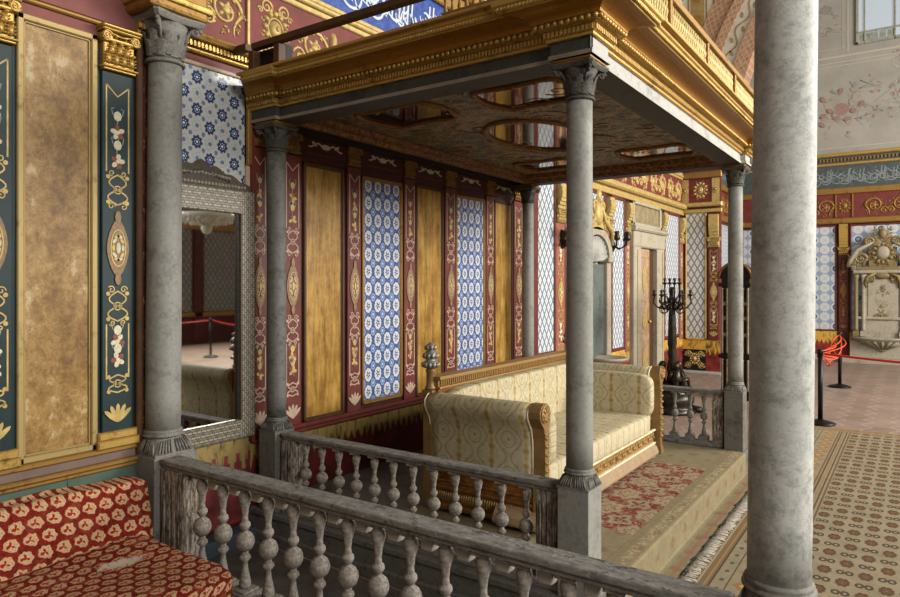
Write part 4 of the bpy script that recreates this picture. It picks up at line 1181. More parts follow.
b = MB(); b.sweep(path, [(-.05, 2.918), (.004, 2.918), (.010, 2.921), (.010, 2.934), (.018, 2.936), (.018, 2.966), (.030, 2.969), (.030, 2.974), (.05, 2.975), (.05, 2.994), (.062, 2.997)], o0=(.9, -1))
b.build('egg_and_dart_band', 'gold', can)
b = MB()
def along(path, off, step):
    """points and outward normals along the offset moulding line"""
    out = []
    n = len(path)
    def nr(a, c):
        d = Vector((c[0] - a[0], c[1] - a[1])).normalized(); return Vector((d.y, -d.x))
    P2 = []
    for i in range(n):
        e = []
        if i > 0: e.append(nr(path[i - 1], path[i]))
        if i < n - 1: e.append(nr(path[i], path[i + 1]))
        o = e[0] + e[1] if len(e) == 2 and (e[0] - e[1]).length > .1 else e[0]
        if i == 0: o = Vector((.9, -1))
        P2.append(Vector(path[i]) + o * off)
    for i in range(n - 1):
        L = (P2[i + 1] - P2[i]).length
        nn = nr(path[i], path[i + 1]); k = max(1, int(L / step))
        if L < step * .6: continue
        for j in range(k):
            out.append((P2[i].lerp(P2[i + 1], (j + .5) / k), nn))
    return out
vis = path[:11]
for p, nn in along(vis, .058, .034): b.ball((p.x, p.y, 2.985), .0135, 0, 7, 5)
b.build('bead_moulding', 'gold', can)
b = MB()
for p, nn in along(vis, .018, .021):
    tn = Vector((-nn.y, nn.x)); o = p + nn * .005
    q = Vector((o.x, o.y, 2.951))
    vs = [(o.x + tn.x * s + nn.x * d, o.y + tn.y * s + nn.y * d, z) for s in (-.006, .006) for d in (-.008, .005) for z in (2.938, 2.964)]
    b.add(vs, [(0, 1, 3, 2), (4, 6, 7, 5), (0, 2, 6, 4), (1, 5, 7, 3), (2, 3, 7, 6), (0, 4, 5, 1)])
b.build('dentils', 'gold', can)
b = MB(); pr = [(.058, 2.997)] + [(.065 + .105 * (1 - math.cos(t)), 2.998 + .048 * math.sin(t)) for t in [PI / 2 * i / 7 for i in range(8)]]
b.sweep(path, pr, smooth=False, o0=(.9, -1)); b.build('cove', 'gold_flat', can)
b = MB(); b.sweep(path, [(.168, 3.046), (.176, 3.046), (.178, 3.052), (.19, 3.053), (.194, 3.07), (.20, 3.073), (.205, 3.078), (.205, 3.095), (-.12, 3.1)], o0=(.9, -1))
b.build('cornice', 'gold', can)
b = MB()
for p, nn in along(vis, .190, .020):
    tn = Vector((-nn.y, nn.x))
    c0 = Vector((p.x + tn.x * -.009, p.y + tn.y * -.009, 3.053)); c1 = Vector((p.x + tn.x * .009, p.y + tn.y * .009, 3.072))
    b.tube([c0, c1], .0055, 5)
b.build('rope_moulding', 'gold', can)
cap = [(-.12, 2.84), (0, 2.836), (0, 2.857), (-.008, 2.918), (.010, 2.921), (.018, 2.936), (.018, 2.966), (.05, 2.975), (.058, 2.997)] + pr[1:] + [(.178, 3.052), (.19, 3.053), (.205, 3.078), (.205, 3.095), (-.12, 3.1)]
b = MB(); b.add([(.02 + .9 * max(e_, 0), yb - e_, z_) for e_, z_ in cap], [tuple(range(len(cap)))]); b.build('end_board', 'gold_dark', can)
# beams' inner faces, wall cornice and ceiling
b = MB(); b.box((.0, 2.995, 2.845), (.10, 6.7, 2.95), 0); b.box((.10, 3.0, 2.90), (.24, 6.65, 2.95), 0)
b.box((.28, 3.185, 2.838), (2.30, 3.19, 2.95), 0)
b.build('inner_beam', 'ceil_dark', can)
inner = [(.24, 3.19), (2.31, 3.19), (2.31, 6.515), (.24, 6.515)]
b = MB(); b.sweep([inner[0], inner[3], inner[2], inner[1]], [(.0, 2.842), (.02, 2.846), (.035, 2.875), (.075, 2.885), (.085, 2.918), (.10, 2.922)], closed=True)
b.build('carved_ceiling_moulding', 'ceil_orange', can)
b = MB(); b.box((.10, 3.05, 2.925), (2.45, 6.65, 2.95)); ceil = b.build('painted_ceiling', 'ceil_paint', can)
D = FD(2.925)
def glass(cx, cy, pts, name='mirror_glass'):
    q = [(cx + u, cy + v) for u, v in pts]
    g_ = MB(); g_.poly(D, q, 0, .004); o = g_.build(name, 'ceil_glass', ceil)
    f_ = MB(); f_.tube([D(u, v, .006) for u, v in q + [q[0], q[1]]], .022, 6); 
    for u, v in q[::2]: f_.ball(tuple(D(u, v, .012)), .02, 0, 6, 4)
    f_.build('glass_frame', 'gold_dark', o)
ov = [(.37 * math.cos(a), .60 * math.sin(a)) for a in [i * 2 * PI / 36 for i in range(36)]]
glass(1.32, 4.80, ov)
def cart(L, Wd):        # scalloped cartouche, long axis u
    pts = []
    for t in range(40):
        a = t * 2 * PI / 40
        c, s = math.cos(a), math.sin(a)
        u = math.copysign(abs(c) ** .6, c) * L; v = math.copysign(abs(s) ** .8, s) * Wd * (1 - .14 * math.cos(4 * a))
        pts.append((u, v))
    return pts
c1 = cart(.33, .26)
glass(1.80, 3.70, c1); glass(.86, 3.66, c1); glass(.82, 5.98, c1); glass(1.88, 5.95, c1)
# gilt scroll strapwork painted and carved between the glasses
b = MB(); r = random.Random(5)
for k in range(34):
    cx, cy = .45 + r.random() * 1.7, 3.4 + r.random() * 2.95; R0 = .05 + .1 * r.random()
    pts = spiral(cx, cy, .012, R0, r.random() * 6, .9 + .6 * r.random(), 14)
    b.strip(D, pts, [.012 + .012 * i / 15 for i in range(15)], .005, k % 2)
for f in (-1, 1):
    b.strip(D, [(1.32 + f * (.40 + .06 * math.sin(i * .9)), 4.15 + i * .066) for i in range(21)], .035, .006, 0)
b.build('ceiling_scrollwork', ['gold_dark', 'medallion'], ceil, kind='stuff')
# gallery on top: side balustrade towards the hall, front rail with dark posts
gx = 2.70; gy = 2.795
b = MB(); b.box((2.47, 3.0, 3.095), (gx + .02, 6.75, 3.112)); b.box((.15, gy - .02, 3.095), (gx + .02, 3.02, 3.112)); b.build('gallery_sill', 'gold', can, bevel=.004)
b = MB(); b.box((gx - .03, gy - .02, 3.252), (gx + .02, 6.75, 3.292)); b.build('gallery_handrail', 'gold_dull', can, bevel=.006)
for k in range(6):
    y = gy + .0 + k * .78
    b = MB(); b.box((gx - .025, y, 3.11), (gx + .015, y + .035, 3.255)); b.build('gallery_post', 'gold_dull', can, bevel=.004)
b = MB()
for k in range(98):
    y = gy + .05 + k * .0395
    if (y - gy) % .78 < .04: continue
    b.lathe([(.006, 0), (.011, .02), (.006, .045), (.013, .07), (.006, .095), (.010, .12), (.005, .142)], (gx - .006, y, 3.111), 6)
    b.tube([(gx - .006, y, 3.13), (gx - .006, y + .02, 3.18), (gx - .006, y + .0395, 3.13)], .004, 4)
    b.tube([(gx - .006, y, 3.235), (gx - .006, y + .02, 3.185), (gx - .006, y + .0395, 3.235)], .004, 4)
b.build('gallery_openwork', 'gold_pale', can, kind='stuff')
b = MB(); b.box((.30, gy - .02, 3.235), (gx - .03, gy + .03, 3.275)); b.build('gallery_beam', 'brown', can, bevel=.005)
b = MB(); b.box((.0, gy + .0, 3.255), (.22, gy + .05, 3.30)); b.build('gallery_beam', 'brown', can, bevel=.005)
for x in (.26, .50):
    b = MB(); b.box((x, gy - .01, 3.10), (x + .05, gy + .05, 3.235)); b.build('gallery_post', 'brown', can, bevel=.004)
b = MB(); b.box((.26, gy + .05, 3.10), (.55, gy + .1, 3.24)); b.build('gallery_block', 'ceil_dark', can)
b = MB()
for k in range(20): x = 1.80 + k * .043; b.lathe([(.006, 0), (.012, .03), (.006, .06), (.012, .09), (.006, .125)], (x, gy + .005, 3.11), 6)
for k in range(2): b.box((1.78, gy - .005, 3.12 + k * .1), (2.67, gy + .01, 3.13 + k * .1))
b.build('gallery_openwork', 'gold_dull', can, kind='stuff')
base(can, (1.25, 4.85, 2.836))

# ================================================================== BALUSTRADES
def balu_profile(z0, z1, k=1.0):
    H = z1 - z0
    P_ = [(.022, 0), (.030, .02), (.031, .05), (.016, .20), (.013, .26), (.020, .275), (.030, .30), (.028, .325), (.016, .345), (.018, .36)]
    # ball
    bc, br = .47, .105
    for i in range(9):
        a = -PI / 2 * .86 + PI * .86 * i / 8
        P_.append((.049 * math.cos(a), bc + br * math.sin(a)))
    P_ += [(.017, .585), (.022, .60), (.029, .625), (.027, .655), (.017, .675), (.015, .72), (.019, .80), (.030, .88), (.033, .92), (.029, .96), (.018, .985), (.022, 1.0)]
    return [(r * k, z0 + z * H) for r, z in P_]
def balustrade(name, label, x0, x1, y, zf, zt, n, xs, block, k, hw, newels, mat_b='oldwood', pendants=False, tk=.055):
    t = thing(name, label, 'balustrade')
    b = MB(); b.box((x0, y - hw, zt - tk * .55), (x1, y + hw, zt)); b.box((x0, y - hw * .8, zt - tk), (x1, y + hw * .8, zt - tk * .55)); b.build('handrail', 'oldrail', t, bevel=.007)
    b = MB(); b.box((x0, y - hw * .95, zf), (x1, y + hw * .95, zf + .045)); b.build('bottom_rail', 'oldrail', t, bevel=.006)
    z0 = zf + .045 + block
    proto = None
    for i, x in enumerate(xs):
        if proto is None:
            b = MB(); w = .062 * k
            b.box((-w, -w, zf + .045), (w, w, z0 - .012)); b.box((-w * .8, -w * .8, z0 - .012), (w * .8, w * .8, z0))
            b.lathe(balu_profile(z0, zt - tk - .012, k), (0, 0, 0), 18)
            b.box((-w * .62, -w * .62, zt - tk - .014), (w * .62, w * .62, zt - tk + .002))
            proto = b.build('baluster', mat_b, t)
            o = proto
        else:
            o = proto.copy(); COL.objects.link(o)
        o.parent = t; o.location = (x, y, 0); o.rotation_euler.z = (i * 37 % 7 - 3) * .03
    for (a, c, m) in newels:
        b = MB(); b.box((a, y - hw * .9, zf + .04), (c, y + hw * .9, zt - tk))
        q = (c - a)
        for j in range(3): b.box((a + q * (.12 + .3 * j), y - hw * .9 - .006, zf + .10), (a + q * (.26 + .3 * j), y - hw * .9, zt - tk - .06))
        b.build('newel_post', m, t, bevel=.005)
    if pendants:
        for i in range(len(xs) - 1):
            x = (xs[i] + xs[i + 1]) / 2
            if i == 0: pr_ = MB(); pr_.box((-.030, -.025, zt - tk - .062), (.030, .03, zt - tk + .001)); p0 = pr_.build('bracket_block', 'pale_block', t, bevel=.008); o = p0
            else: o = p0.copy(); COL.objects.link(o)
            o.parent = t; o.location = (x, y + .012, 0)
    # base() would move copies placed by location, so only the empty's own marker stays at the foot
    inv = Matrix.Translation(Vector((x0, y, zf))).inverted()
    t.location = (x0, y, zf)
    for c in t.children: c.matrix_parent_inverse = inv
    return t
balustrade('balustrade', 'taller weathered grey balustrade running from the red divan to the thick veined column', .235, 3.295, 2.25, .0, .74, 0, [.545 + .1825 * i for i in range(15)], .115, 1.0, .062, ((.235, .40, 'flaky'), (.405, .455, 'flaky')), pendants=True)
balustrade('balustrade', 'lower weathered balustrade on the platform edge between the gold sofa and the taller balustrade', .28, 2.312, 3.087, .204, .74, 0, [.469 + .1495 * i for i in range(12)], .055, .78, .05, ((.28, .335, 'flaky'), (.345, .395, 'flaky'), (2.19, 2.245, 'flaky'), (2.25, 2.305, 'flaky')), tk=.045)
balustrade('balustrade', 'dark balustrade at the far end of the platform, beyond the gold sofa', .325, 2.312, 6.616, .204, .74, 0, [.531 + .147 * i for i in range(11)] + [2.128], .055, .70, .045, ((.325, .40, 'marble_dark'), (2.21, 2.31, 'flaky')), mat_b='oldrail', tk=.045)

# ================================================================== GOLD SOFA
so = thing('sofa', 'long gilt wood sofa in cream and gold damask on the red carpet under the canopy', 'sofa')
SX0, SX1, SY0, SY1 = 1.05, 1.90, 3.65, 5.94
ZP = .2108
def bevpart(name, boxes, mat, bevel=.01, par=so, seg=2):
    b = MB()
    for lo, hi in boxes: b.box(lo, hi)
    return b.build(name, mat, par, bevel=bevel, seg=seg)
for x in (SX0 + .04, SX1 - .10):
    for y in (SY0 + .03, SY1 - .13): bevpart('foot', [((x, y, ZP), (x + .1, y + .1, ZP + .04))], 'sofa_plinth', .008)
fr = [(SX0 + .01, SY0 + .05), (SX1 - .06, SY0 + .05), (SX1 - .06, SY1 - .05), (SX0 + .01, SY1 - .05)]
fr = [(SX1 - .30, SY0 + .03), (SX1 - .06, SY0 + .03), (SX1 - .06, SY1 - .03), (SX1 - .30, SY1 - .03)]
b = MB(); b.sweep(fr, [(-.2, ZP + .035), (.085, ZP + .035), (.09, ZP + .05), (.08, ZP + .085), (.055, ZP + .115), (.05, ZP + .13), (-.2, ZP + .13)]); b.build('plinth_moulding', 'sofa_plinth', so)
# carved front rail
b = MB(); b.box((SX1 - .12, SY0 + .06, .335), (SX1 - .015, SY1 - .06, .458), 0)
for z in (.335, .449): b.box((SX1 - .02, SY0 + .06, z), (SX1 + .002, SY1 - .06, z + .012), 1)
F = FX(SX1 - .015)
for k in range(34):
    y = SY0 + .12 + k * .063
    b.tube([F(y - .026 + .052 * t, .40 + .024 * math.sin(t * 6.28) * (1 if k % 2 else -1), .002) for t in [i / 8 for i in range(9)]], .007, 5, 0)
    b.oval(F, y, .40 + (.018 if k % 2 else -.018), .014, .009, .010, 0, 8, dome=True)
b.build('front_rail', ['sofa_gold', 'piping'], so)
# near side lower panel and its mirror image at the far end
def side_panel(y, s):
    F_ = (FY(y) if s < 0 else FYp(y)); b = MB()
    b.fbox(F_, SX0 + .02, SX1 - .05, ZP + .03, .545, -.08, 0)
    for z0, z1, d in ((.505, .53, .022), (.475, .49, .012), (.415, .43, .012), (.365, .385, .016), (ZP + .03, ZP + .06, .03)): b.cbox(F_, SX0 + .02, SX1 - .04, z0, z1, 0, d, .004)
    for k in range(44): b.oval(F_, SX0 + .04 + k * .0178, .315, .0065, .042, .014, 1, 6, dome=True)
    b.build('side_panel', ['sofa_side', 'sofa_gold'], so)
side_panel(SY0 + .02, -1); side_panel(SY1 - .02, 1)
# arms: outward rolled, upholstered
def arm(y, s):
    # cross-section in (out, z); out positive = outward
    sec = [(-.13, .52), (-.135, .60), (-.14, .80), (-.135, .90), (-.115, .965), (-.075, .998), (-.02, 1.008), (.035, .998), (.068, .965), (.070, .925), (.045, .885), (.018, .84), (.004, .78), (.0, .70), (.0, .545)]
    b = MB(); nx = 10; n = len(sec)
    vs = [(SX0 + .03 + (SX1 - .075 - SX0) * i / nx, y + s * o, z) for i in range(nx + 1) for o, z in sec]
    fs = [(i * n + j, (i + 1) * n + j, (i + 1) * n + j + 1, i * n + j + 1) for i in range(nx) for j in range(n - 1)]
    fs += [tuple(range(n)), tuple(nx * n + j for j in range(n))]
    b.add(vs, fs, 0, True)
    for f in b.f[-2:]: pass
    b.sm[-1] = b.sm[-2] = False
    a = b.build('armrest', 'damask_xz', so)
    for xq in (SX0 + .03, SX1 - .045):
        p = MB(); p.tube([(xq, y + s * o, z) for o, z in sec], .005, 6); p.build('piping', 'piping', a)
    # inner padded cushion
    c = MB(); c.pillow((SX0 + .10, y - s * .24 if s > 0 else y + .11, .57), (SX1 + .015, y - s * .11 if s > 0 else y + .24, .955), 0, .35, 28, 18)
    c.build('arm_pad', 'damask_xz', so)
    # carved front post with scroll head
    sp = [(.0, .30), (.0, .80), (.012, .86), (.045, .895), (.068, .93), (.070, .965), (.05, .995), (.015, 1.012), (-.03, 1.012), (-.06, .99), (-.075, .95), (-.07, .90), (-.055, .86), (-.05, .80), (-.05, .30)]
    q = MB(); q.poly(lambda u, v, nn: Vector((SX1 - .045 + nn, y + s * u, v)), sp, 0, .085, 0)
    Fp = lambda u, v, nn: Vector((SX1 + .04 + nn, y + s * u, v))
    q.oval(Fp, .005, .945, .045, .045, .014, 1, 14, dome=True)
    for k in range(8): a_ = k * PI / 4; q.oval(Fp, .005 + .03 * math.cos(a_), .945 + .03 * math.sin(a_), .018, .010, .02, 1, 8, rot=a_, dome=True)
    q.tube([Fp(a_, b_, .004) for a_, b_ in spiral(-.0, .945, .02, .062, 0, 1.3, 20)], .006, 5, 1)
    for k in range(9): zz = .40 + k * .05; q.oval(Fp, -.025 + .012, zz, .016, .010, .012, 1, 8, rot=.8, dome=True); q.oval(Fp, -.025 - .012, zz, .016, .010, .012, 1, 8, rot=-.8, dome=True)
    q.build('arm_post', ['sofa_wood', 'sofa_gold'], so, bevel=.003)
    q = MB(); q.box((SX1 - .055, min(y + s * .008, y - s * .058), ZP + .03), (SX1 + .05, max(y + s * .008, y - s * .058), .31)); q.build('post_block', 'sofa_wood', so, bevel=.006)
    q = MB(); q.box((SX1 - .05, min(y + s * .004, y - s * .055), .815), (SX1 + .045, max(y + s * .004, y - s * .055), .835)); q.build('post_block', 'sofa_wood', so, bevel=.006)
arm(SY0, -1); arm(SY1, 1)
# seat
def sag(p):
    t = (p.y - SY0) / (SY1 - SY0)
    return Vector((p.x, p.y, p.z + .02 * math.sin(PI * t) - .0))
b = MB(); b.pillow((SX0 + .08, SY0 + .07, .44), (SX1 + .01, SY1 - .07, .605), 0, .22, 40, 20, sag); st = b.build('seat_cushion', 'damask_yx', so)
b = MB(); b.box((SX0 + .05, SY0 + .06, .33), (SX1 - .10, SY1 - .06, .46)); b.build('seat_base', 'sofa_side', so)
# back
b = MB(); b.box((SX0 + .0, SY0 + .03, ZP + .12), (SX0 + .07, SY1 - .03, 1.03)); b.build('back_board', 'sofa_side', so, bevel=.006)
b = MB(); b.pillow((SX0 + .05, SY0 + .05, .56), (SX0 + .17, SY1 - .05, 1.025), 0, .25, 36, 18); b.build('backrest', 'damask_yz', so)
b = MB(); b.box((SX0 - .012, SY0 + .03, 1.025), (SX0 + .085, SY1 - .03, 1.04)); b.box((SX0 + .0, SY0 + .03, 1.04), (SX0 + .07, SY1 - .03, 1.088)); b.box((SX0 - .02, SY0 + .02, 1.088), (SX0 + .095, SY1 - .02, 1.112))
for k in range(86): y = SY0 + .05 + k * .0257; b.box((SX0 + .07, y, 1.046), (SX0 + .082, y + .013, 1.084))
b.build('top_rail', 'sofa_gold', so, bevel=.003)
for y in (SY0 + .025, SY1 - .025):
    b = MB(); b.box((SX0 - .03, y - .035, ZP + .04), (SX0 + .045, y + .035, 1.02)); b.box((SX0 - .036, y - .042, .99), (SX0 + .052, y + .042, 1.02))
    b.lathe([(.035, 1.02), (.042, 1.03), (.032, 1.05), (.030, 1.13), (.036, 1.15), (.026, 1.165)], (SX0 + .01, y, 0), 16); pb = b.build('back_post', 'sofa_wood', so, bevel=.004)
    b = MB(); 
    prof = [(.022, 1.16), (.05, 1.172), (.058, 1.19), (.045, 1.215), (.030, 1.222), (.046, 1.24), (.05, 1.255), (.036, 1.28), (.022, 1.285), (.034, 1.30), (.034, 1.315), (.02, 1.33), (.004, 1.342)]
    b.lathe(prof, (SX0 + .01, y, 0), 18)
    for zz, rr, nn in ((1.19, .054, 12), (1.25, .046, 10), (1.305, .032, 8)):
        for k in range(nn): a_ = 2 * PI * k / nn; b.ball((SX0 + .01 + rr * math.cos(a_), y + rr * math.sin(a_), zz), .013, 0, 6, 5, 1.4)
    b.build('finial', 'silver_finial', pb)
base(so, (1.45, 4.8, ZP))

# ================================================================== RED DIVAN
dv = thing('divan', 'low divan in red cloth with cream leaf pattern against the green wall base', 'divan')
DY0, DY1 = .1, 2.065
b = MB(); b.box((.05, DY0, .005), (1.09, DY1 - .01, .24)); b.build('base', 'divan_seat', dv, bevel=.03)
def sagd(p):
    h = .012 * math.sin(p.x * 9 + p.y * 3) + .010 * math.sin(p.y * 11 - p.x * 4)
    return Vector((p.x, p.y, p.z + (h if p.z > .25 else 0)))
b = MB(); b.pillow((.06, DY0, .14), (1.14, DY1, .372), 0, .16, 56, 26, sagd); seat = b.build('seat_cushion', 'divan_seat', dv)
def leanb(p):
    t = (p.z - .3) / .42
    return Vector((p.x - .10 * t, p.y, p.z + .012 * math.sin(p.y * 9)))
b = MB(); b.pillow((.165, DY0, .26), (.335, DY1 + .05, .668), 0, .16, 48, 26, leanb); b.build('backrest', 'divan_back', dv)
# torn patch showing the pale lining
b = MB(); r = random.Random(3)
tp = [(.50, 1.70), (.52, 1.86), (.56, 1.92), (.60, 1.88), (.605, 1.72), (.565, 1.66)]
def zt(u, v): return .374 + .012 * math.sin(u * 9 + v * 3) + .010 * math.sin(v * 11 - u * 4)
def drape(pts, off, m, mb):
    n = len(pts); cx = sum(p[0] for p in pts) / n; cy = sum(p[1] for p in pts) / n
    vs = []
    for q in (1, .6, 0.02):
        for u, v in pts: uu, vv = cx + (u - cx) * q, cy + (v - cy) * q; vs.append((uu, vv, zt(uu, vv) + off))
    fs = [(i * n + k, i * n + (k + 1) % n, (i + 1) * n + (k + 1) % n, (i + 1) * n + k) for i in range(2) for k in range(n)] + [tuple(2 * n + k for k in range(n))]
    mb.add(vs, fs, m, True)
drape(tp, .001, 0, b)
for k in range(60):
    i = r.randrange(6); a, c = tp[i], tp[(i + 1) % 6]; t = r.random(); u = a[0] + (c[0] - a[0]) * t; v = a[1] + (c[1] - a[1]) * t
    d = (r.random() - .5) * .05, (r.random() - .5) * .07
    b.tube([(u, v, zt(u, v) + .002), (u + d[0] * .5, v + d[1] * .5, zt(u, v) + .006), (u + d[0], v + d[1], zt(u + d[0], v + d[1]) + .002)], .0022, 4, 1)
b.build('torn_patch', ['lining', 'fray'], seat, label='pale lining showing through a frayed tear')
base(dv, (.6, 1.1, 0))

# ================================================================== TALL MIRROR
mi = thing('wall_mirror', 'tall mirror in a pearl inlaid frame with carved crest, between two columns', 'mirror')
mu0, mu1, mz0, mz1 = 2.27, 3.015, .70, 2.37
b = MB()
fwid = .128
b.cbox(W, mu0, mu1, mz0, mz0 + fwid, .012, .05, .008, 0); b.cbox(W, mu0, mu1, mz1 - fwid - .03, mz1, .012, .05, .008, 0)
b.cbox(W, mu0, mu0 + fwid, mz0, mz1, .012, .052, .008, 1); b.cbox(W, mu1 - fwid, mu1, mz0, mz1, .012, .052, .008, 1)
for a in ((mu0 + fwid - .012, mu0 + fwid, mz0 + fwid, mz1 - fwid - .03), (mu1 - fwid, mu1 - fwid + .012, mz0 + fwid, mz1 - fwid - .03)): b.fbox(W, *a, .04, .06, 2)
b.build('frame', ['pearl', 'pearl_v', 'pearl_carve'], mi)
b = MB(); b.fbox(W, mu0 + fwid - .02, mu1 - fwid + .02, mz0 + fwid - .02, mz1 - fwid - .01, .014, .026); b.build('glass', 'glass', mi)
b = MB(); cpts = [(mu0 + .02, 0)]
mc = (mu0 + mu1) / 2 - .04
for i in range(31):
    u = mu0 + .02 + (mu1 - mu0 - .04) * i / 30; d = abs(u - mc) / (.40)
    h = .13 * max(0, 1 - d) ** .8 + .03 * abs(math.sin(u * 26)) * (1 - d * .7) + .012
    cpts.append((u, h))
cpts.append((mu1 - .02, 0))
b.poly(FX(0), [(u, mz1 + v) for u, v in cpts], .014, .036, 0)
F = FX(.036)
for i in range(24):
    u = mu0 + .08 + (mu1 - mu0 - .16) * i / 23; d = abs(u - mc) / .4
    b.oval(F, u, mz1 + .02, .012, .014, .008, 1, 8, dome=True)
    if d < .55: b.oval(F, u, mz1 + .055 + .03 * (1 - d), .016, .012, .010, 1, 8, rot=u * 9, dome=True); b.oval(F, u, mz1 + .10 * (1 - d), .010, .012, .010, 0, 6, dome=True)
b.build('crest', ['pearl_carve', 'silver_finial'], mi)
base(mi, (0, 2.64, .70))
mi.location = (0.0, 2.64, .70)

# ================================================================== CARPETS
rc = MB()
XE, ZT = 2.518, .210
line = [(.95, ZT), (2.495, ZT), (2.512, ZT - .004), (XE, ZT - .02), (XE + .002, .03), (2.525, .016), (2.545, .013), (2.64, .0125)]
ny = 12; y0, y1 = 3.20, 6.515
def rowY(x, j): return y0 + (y1 - y0) * j / ny
vs = []
for dz in (0, -.005):
    for j in range(ny + 1):
        for x, z in line: vs.append((x + (0 if dz == 0 else -.002), y0 + (y1 - y0) * j / ny, z + dz))
n = len(line); K = (ny + 1) * n
fs = []
for j in range(ny):
    for i in range(n - 1):
        fs.append((j * n + i, j * n + i + 1, (j + 1) * n + i + 1, (j + 1) * n + i)); fs.append((K + j * n + i, K + (j + 1) * n + i, K + (j + 1) * n + i + 1, K + j * n + i + 1))
rc.add(vs, fs)
cp = rc.build('carpet', 'red_carpet'); cp['label'] = 'red floral carpet with beige border covering the platform and draped over its step'; cp['category'] = 'carpet'
fr_ = MB(); r = random.Random(9)
for k in range(330):
    y = y0 + (y1 - y0) * k / 330; d = (r.random() - .5) * .03
    fr_.tube([(2.632, y, .012), (2.67, y + d * .5, .012), (2.70 + r.random() * .03, y + d, .009)], .0042, 4)
for k in range(60):
    y = y0 + r.random() * (y1 - y0); q = r.random() * .03; fr_.tube([(2.625 + q, y - .03, .013), (2.635 + q, y, .016), (2.63 + q, y + .03, .013)], .003 + .005 * r.random(), 5, 1)
fr_.build('fringe', ['fringe', 'blackish'], cp)
b = MB(); b.box((2.645, 2.47, .0005), (6.2, 9.25, .007))
o = b.build('carpet', 'big_carpet'); o['label'] = 'large beige carpet with rows of rust rosettes and a striped border beside the step'; o['category'] = 'carpet'

# ================================================================== CANDELABRUM
cd = thing('candelabrum', 'dark bronze candelabrum with branching arms and seated cherub base beyond the sofa', 'candelabrum')
cx, cy = 1.07, 9.2
b = MB(); b.lathe([(.30, 0), (.31, .03), (.27, .06), (.25, .10), (.28, .14), (.29, .20), (.24, .26), (.20, .29), (.23, .32), (.21, .36), (.12, .40)], (cx, cy, .002), 28)
for k in range(3):
    a = k * 2.1 + .3; b.tube([(cx + .24 * math.cos(a), cy + .24 * math.sin(a), .06), (cx + .34 * math.cos(a), cy + .34 * math.sin(a), .05), (cx + .40 * math.cos(a), cy + .40 * math.sin(a), .03)], [.05, .045, .03], 8)
b.build('pedestal', 'bronze', cd)
b = MB(); b.lathe([(.09, .38), (.06, .5), (.07, .6), (.05, .72), (.065, .80), (.048, .86), (.062, .92), (.055, 1.1), (.048, 1.3), (.04, 1.42), (.055, 1.45), (.035, 1.48)], (cx, cy, 0), 18); b.build('shaft', 'bronze', cd)
def chain(mb, pts, rs, seg=10): mb.tube(pts, rs, seg)
def cherub(ang):
    d = Vector((math.cos(ang), math.sin(ang), 0)); t = Vector((-d.y, d.x, 0)); o = Vector((cx, cy, .40)); U = Vector((0, 0, 1))
    b = MB()
    chain(b, [o + d * .14, o + d * .15 + U * .07, o + d * .13 + U * .15, o + d * .125 + U * .19], [.055, .065, .055, .03])
    b.ball(tuple(o + d * .13 + U * .235), .05, 0, 12, 8, 1.1); b.ball(tuple(o + d * .18 + U * .228), .012, 0, 6, 5)
    for f in (-1, 1):
        chain(b, [o + d * .15 + t * f * .03, o + d * .27 + t * f * .05 + U * .03, o + d * .30 + t * f * .05 - U * .08, o + d * .35 + t * f * .05 - U * .09], [.038, .03, .022, .016])
        chain(b, [o + d * .13 + t * f * .05 + U * .16, o + d * .16 + t * f * .10 + U * .09, o + d * .11 + t * f * .06 + U * .22 * (1 if f > 0 else .4)], [.022, .019, .012])
    b.build('cherub', 'bronze', cd)
for a in (-.9, 1.2, 3.2): cherub(a)
b0 = None
def candle_arm(a, R0, zc):
    d = Vector((math.cos(a), math.sin(a), 0)); o = Vector((cx, cy, 0)); U = Vector((0, 0, 1))
    b = MB()
    b.tube([o + U * 1.42 + d * .03, o + U * 1.40 + d * R0 * .45, o + U * (1.42) + d * R0 * .8, o + U * (zc - .12) + d * R0 * 1.05, o + U * (zc - .04) + d * R0], .010, 8)
    b.tube([o + U * 1.44 + d * .05 + d * (R0 * .35 * (1 - math.cos(i * .6)) / 2) + U * .06 * math.sin(i * .6) for i in range(9)], .007, 6)
    arm_ = b.build('arm', 'bronze', cd)
    b = MB(); b.lathe([(.006, -.05), (.012, -.03), (.034, -.012), (.036, 0), (.012, .004), (.018, .03), (.024, .055), (.012, .06)], tuple(o + d * R0 + U * zc), 12); b.build('candle_cup', 'bronze', arm_)
for k in range(6): candle_arm(k * PI / 3 + .2, .235, 1.60)
b = MB()
for k in range(6):
    a = k * PI / 3 + .72; d = Vector((math.cos(a), math.sin(a), 0)); o = Vector((cx, cy, 0)); U = Vector((0, 0, 1))
    for zz, q in ((1.40, 1), (1.52, -1)):
        b.tube([o + d * (.05 + .07 + .06 * math.cos(t * .5)) + U * (zz + q * .06 * math.sin(t * .5)) for t in range(14)], [.012 - .0005 * t for t in range(14)], 6)
b.lathe([(.03, 1.48), (.06, 1.52), (.03, 1.58), (.045, 1.64), (.02, 1.70)], (cx, cy, 0), 14)
b.build('scroll_cluster', 'bronze', cd)
for k in range(4): candle_arm(k * PI / 2 + .6, .10, 1.76)
base(cd, (cx, cy, .0))

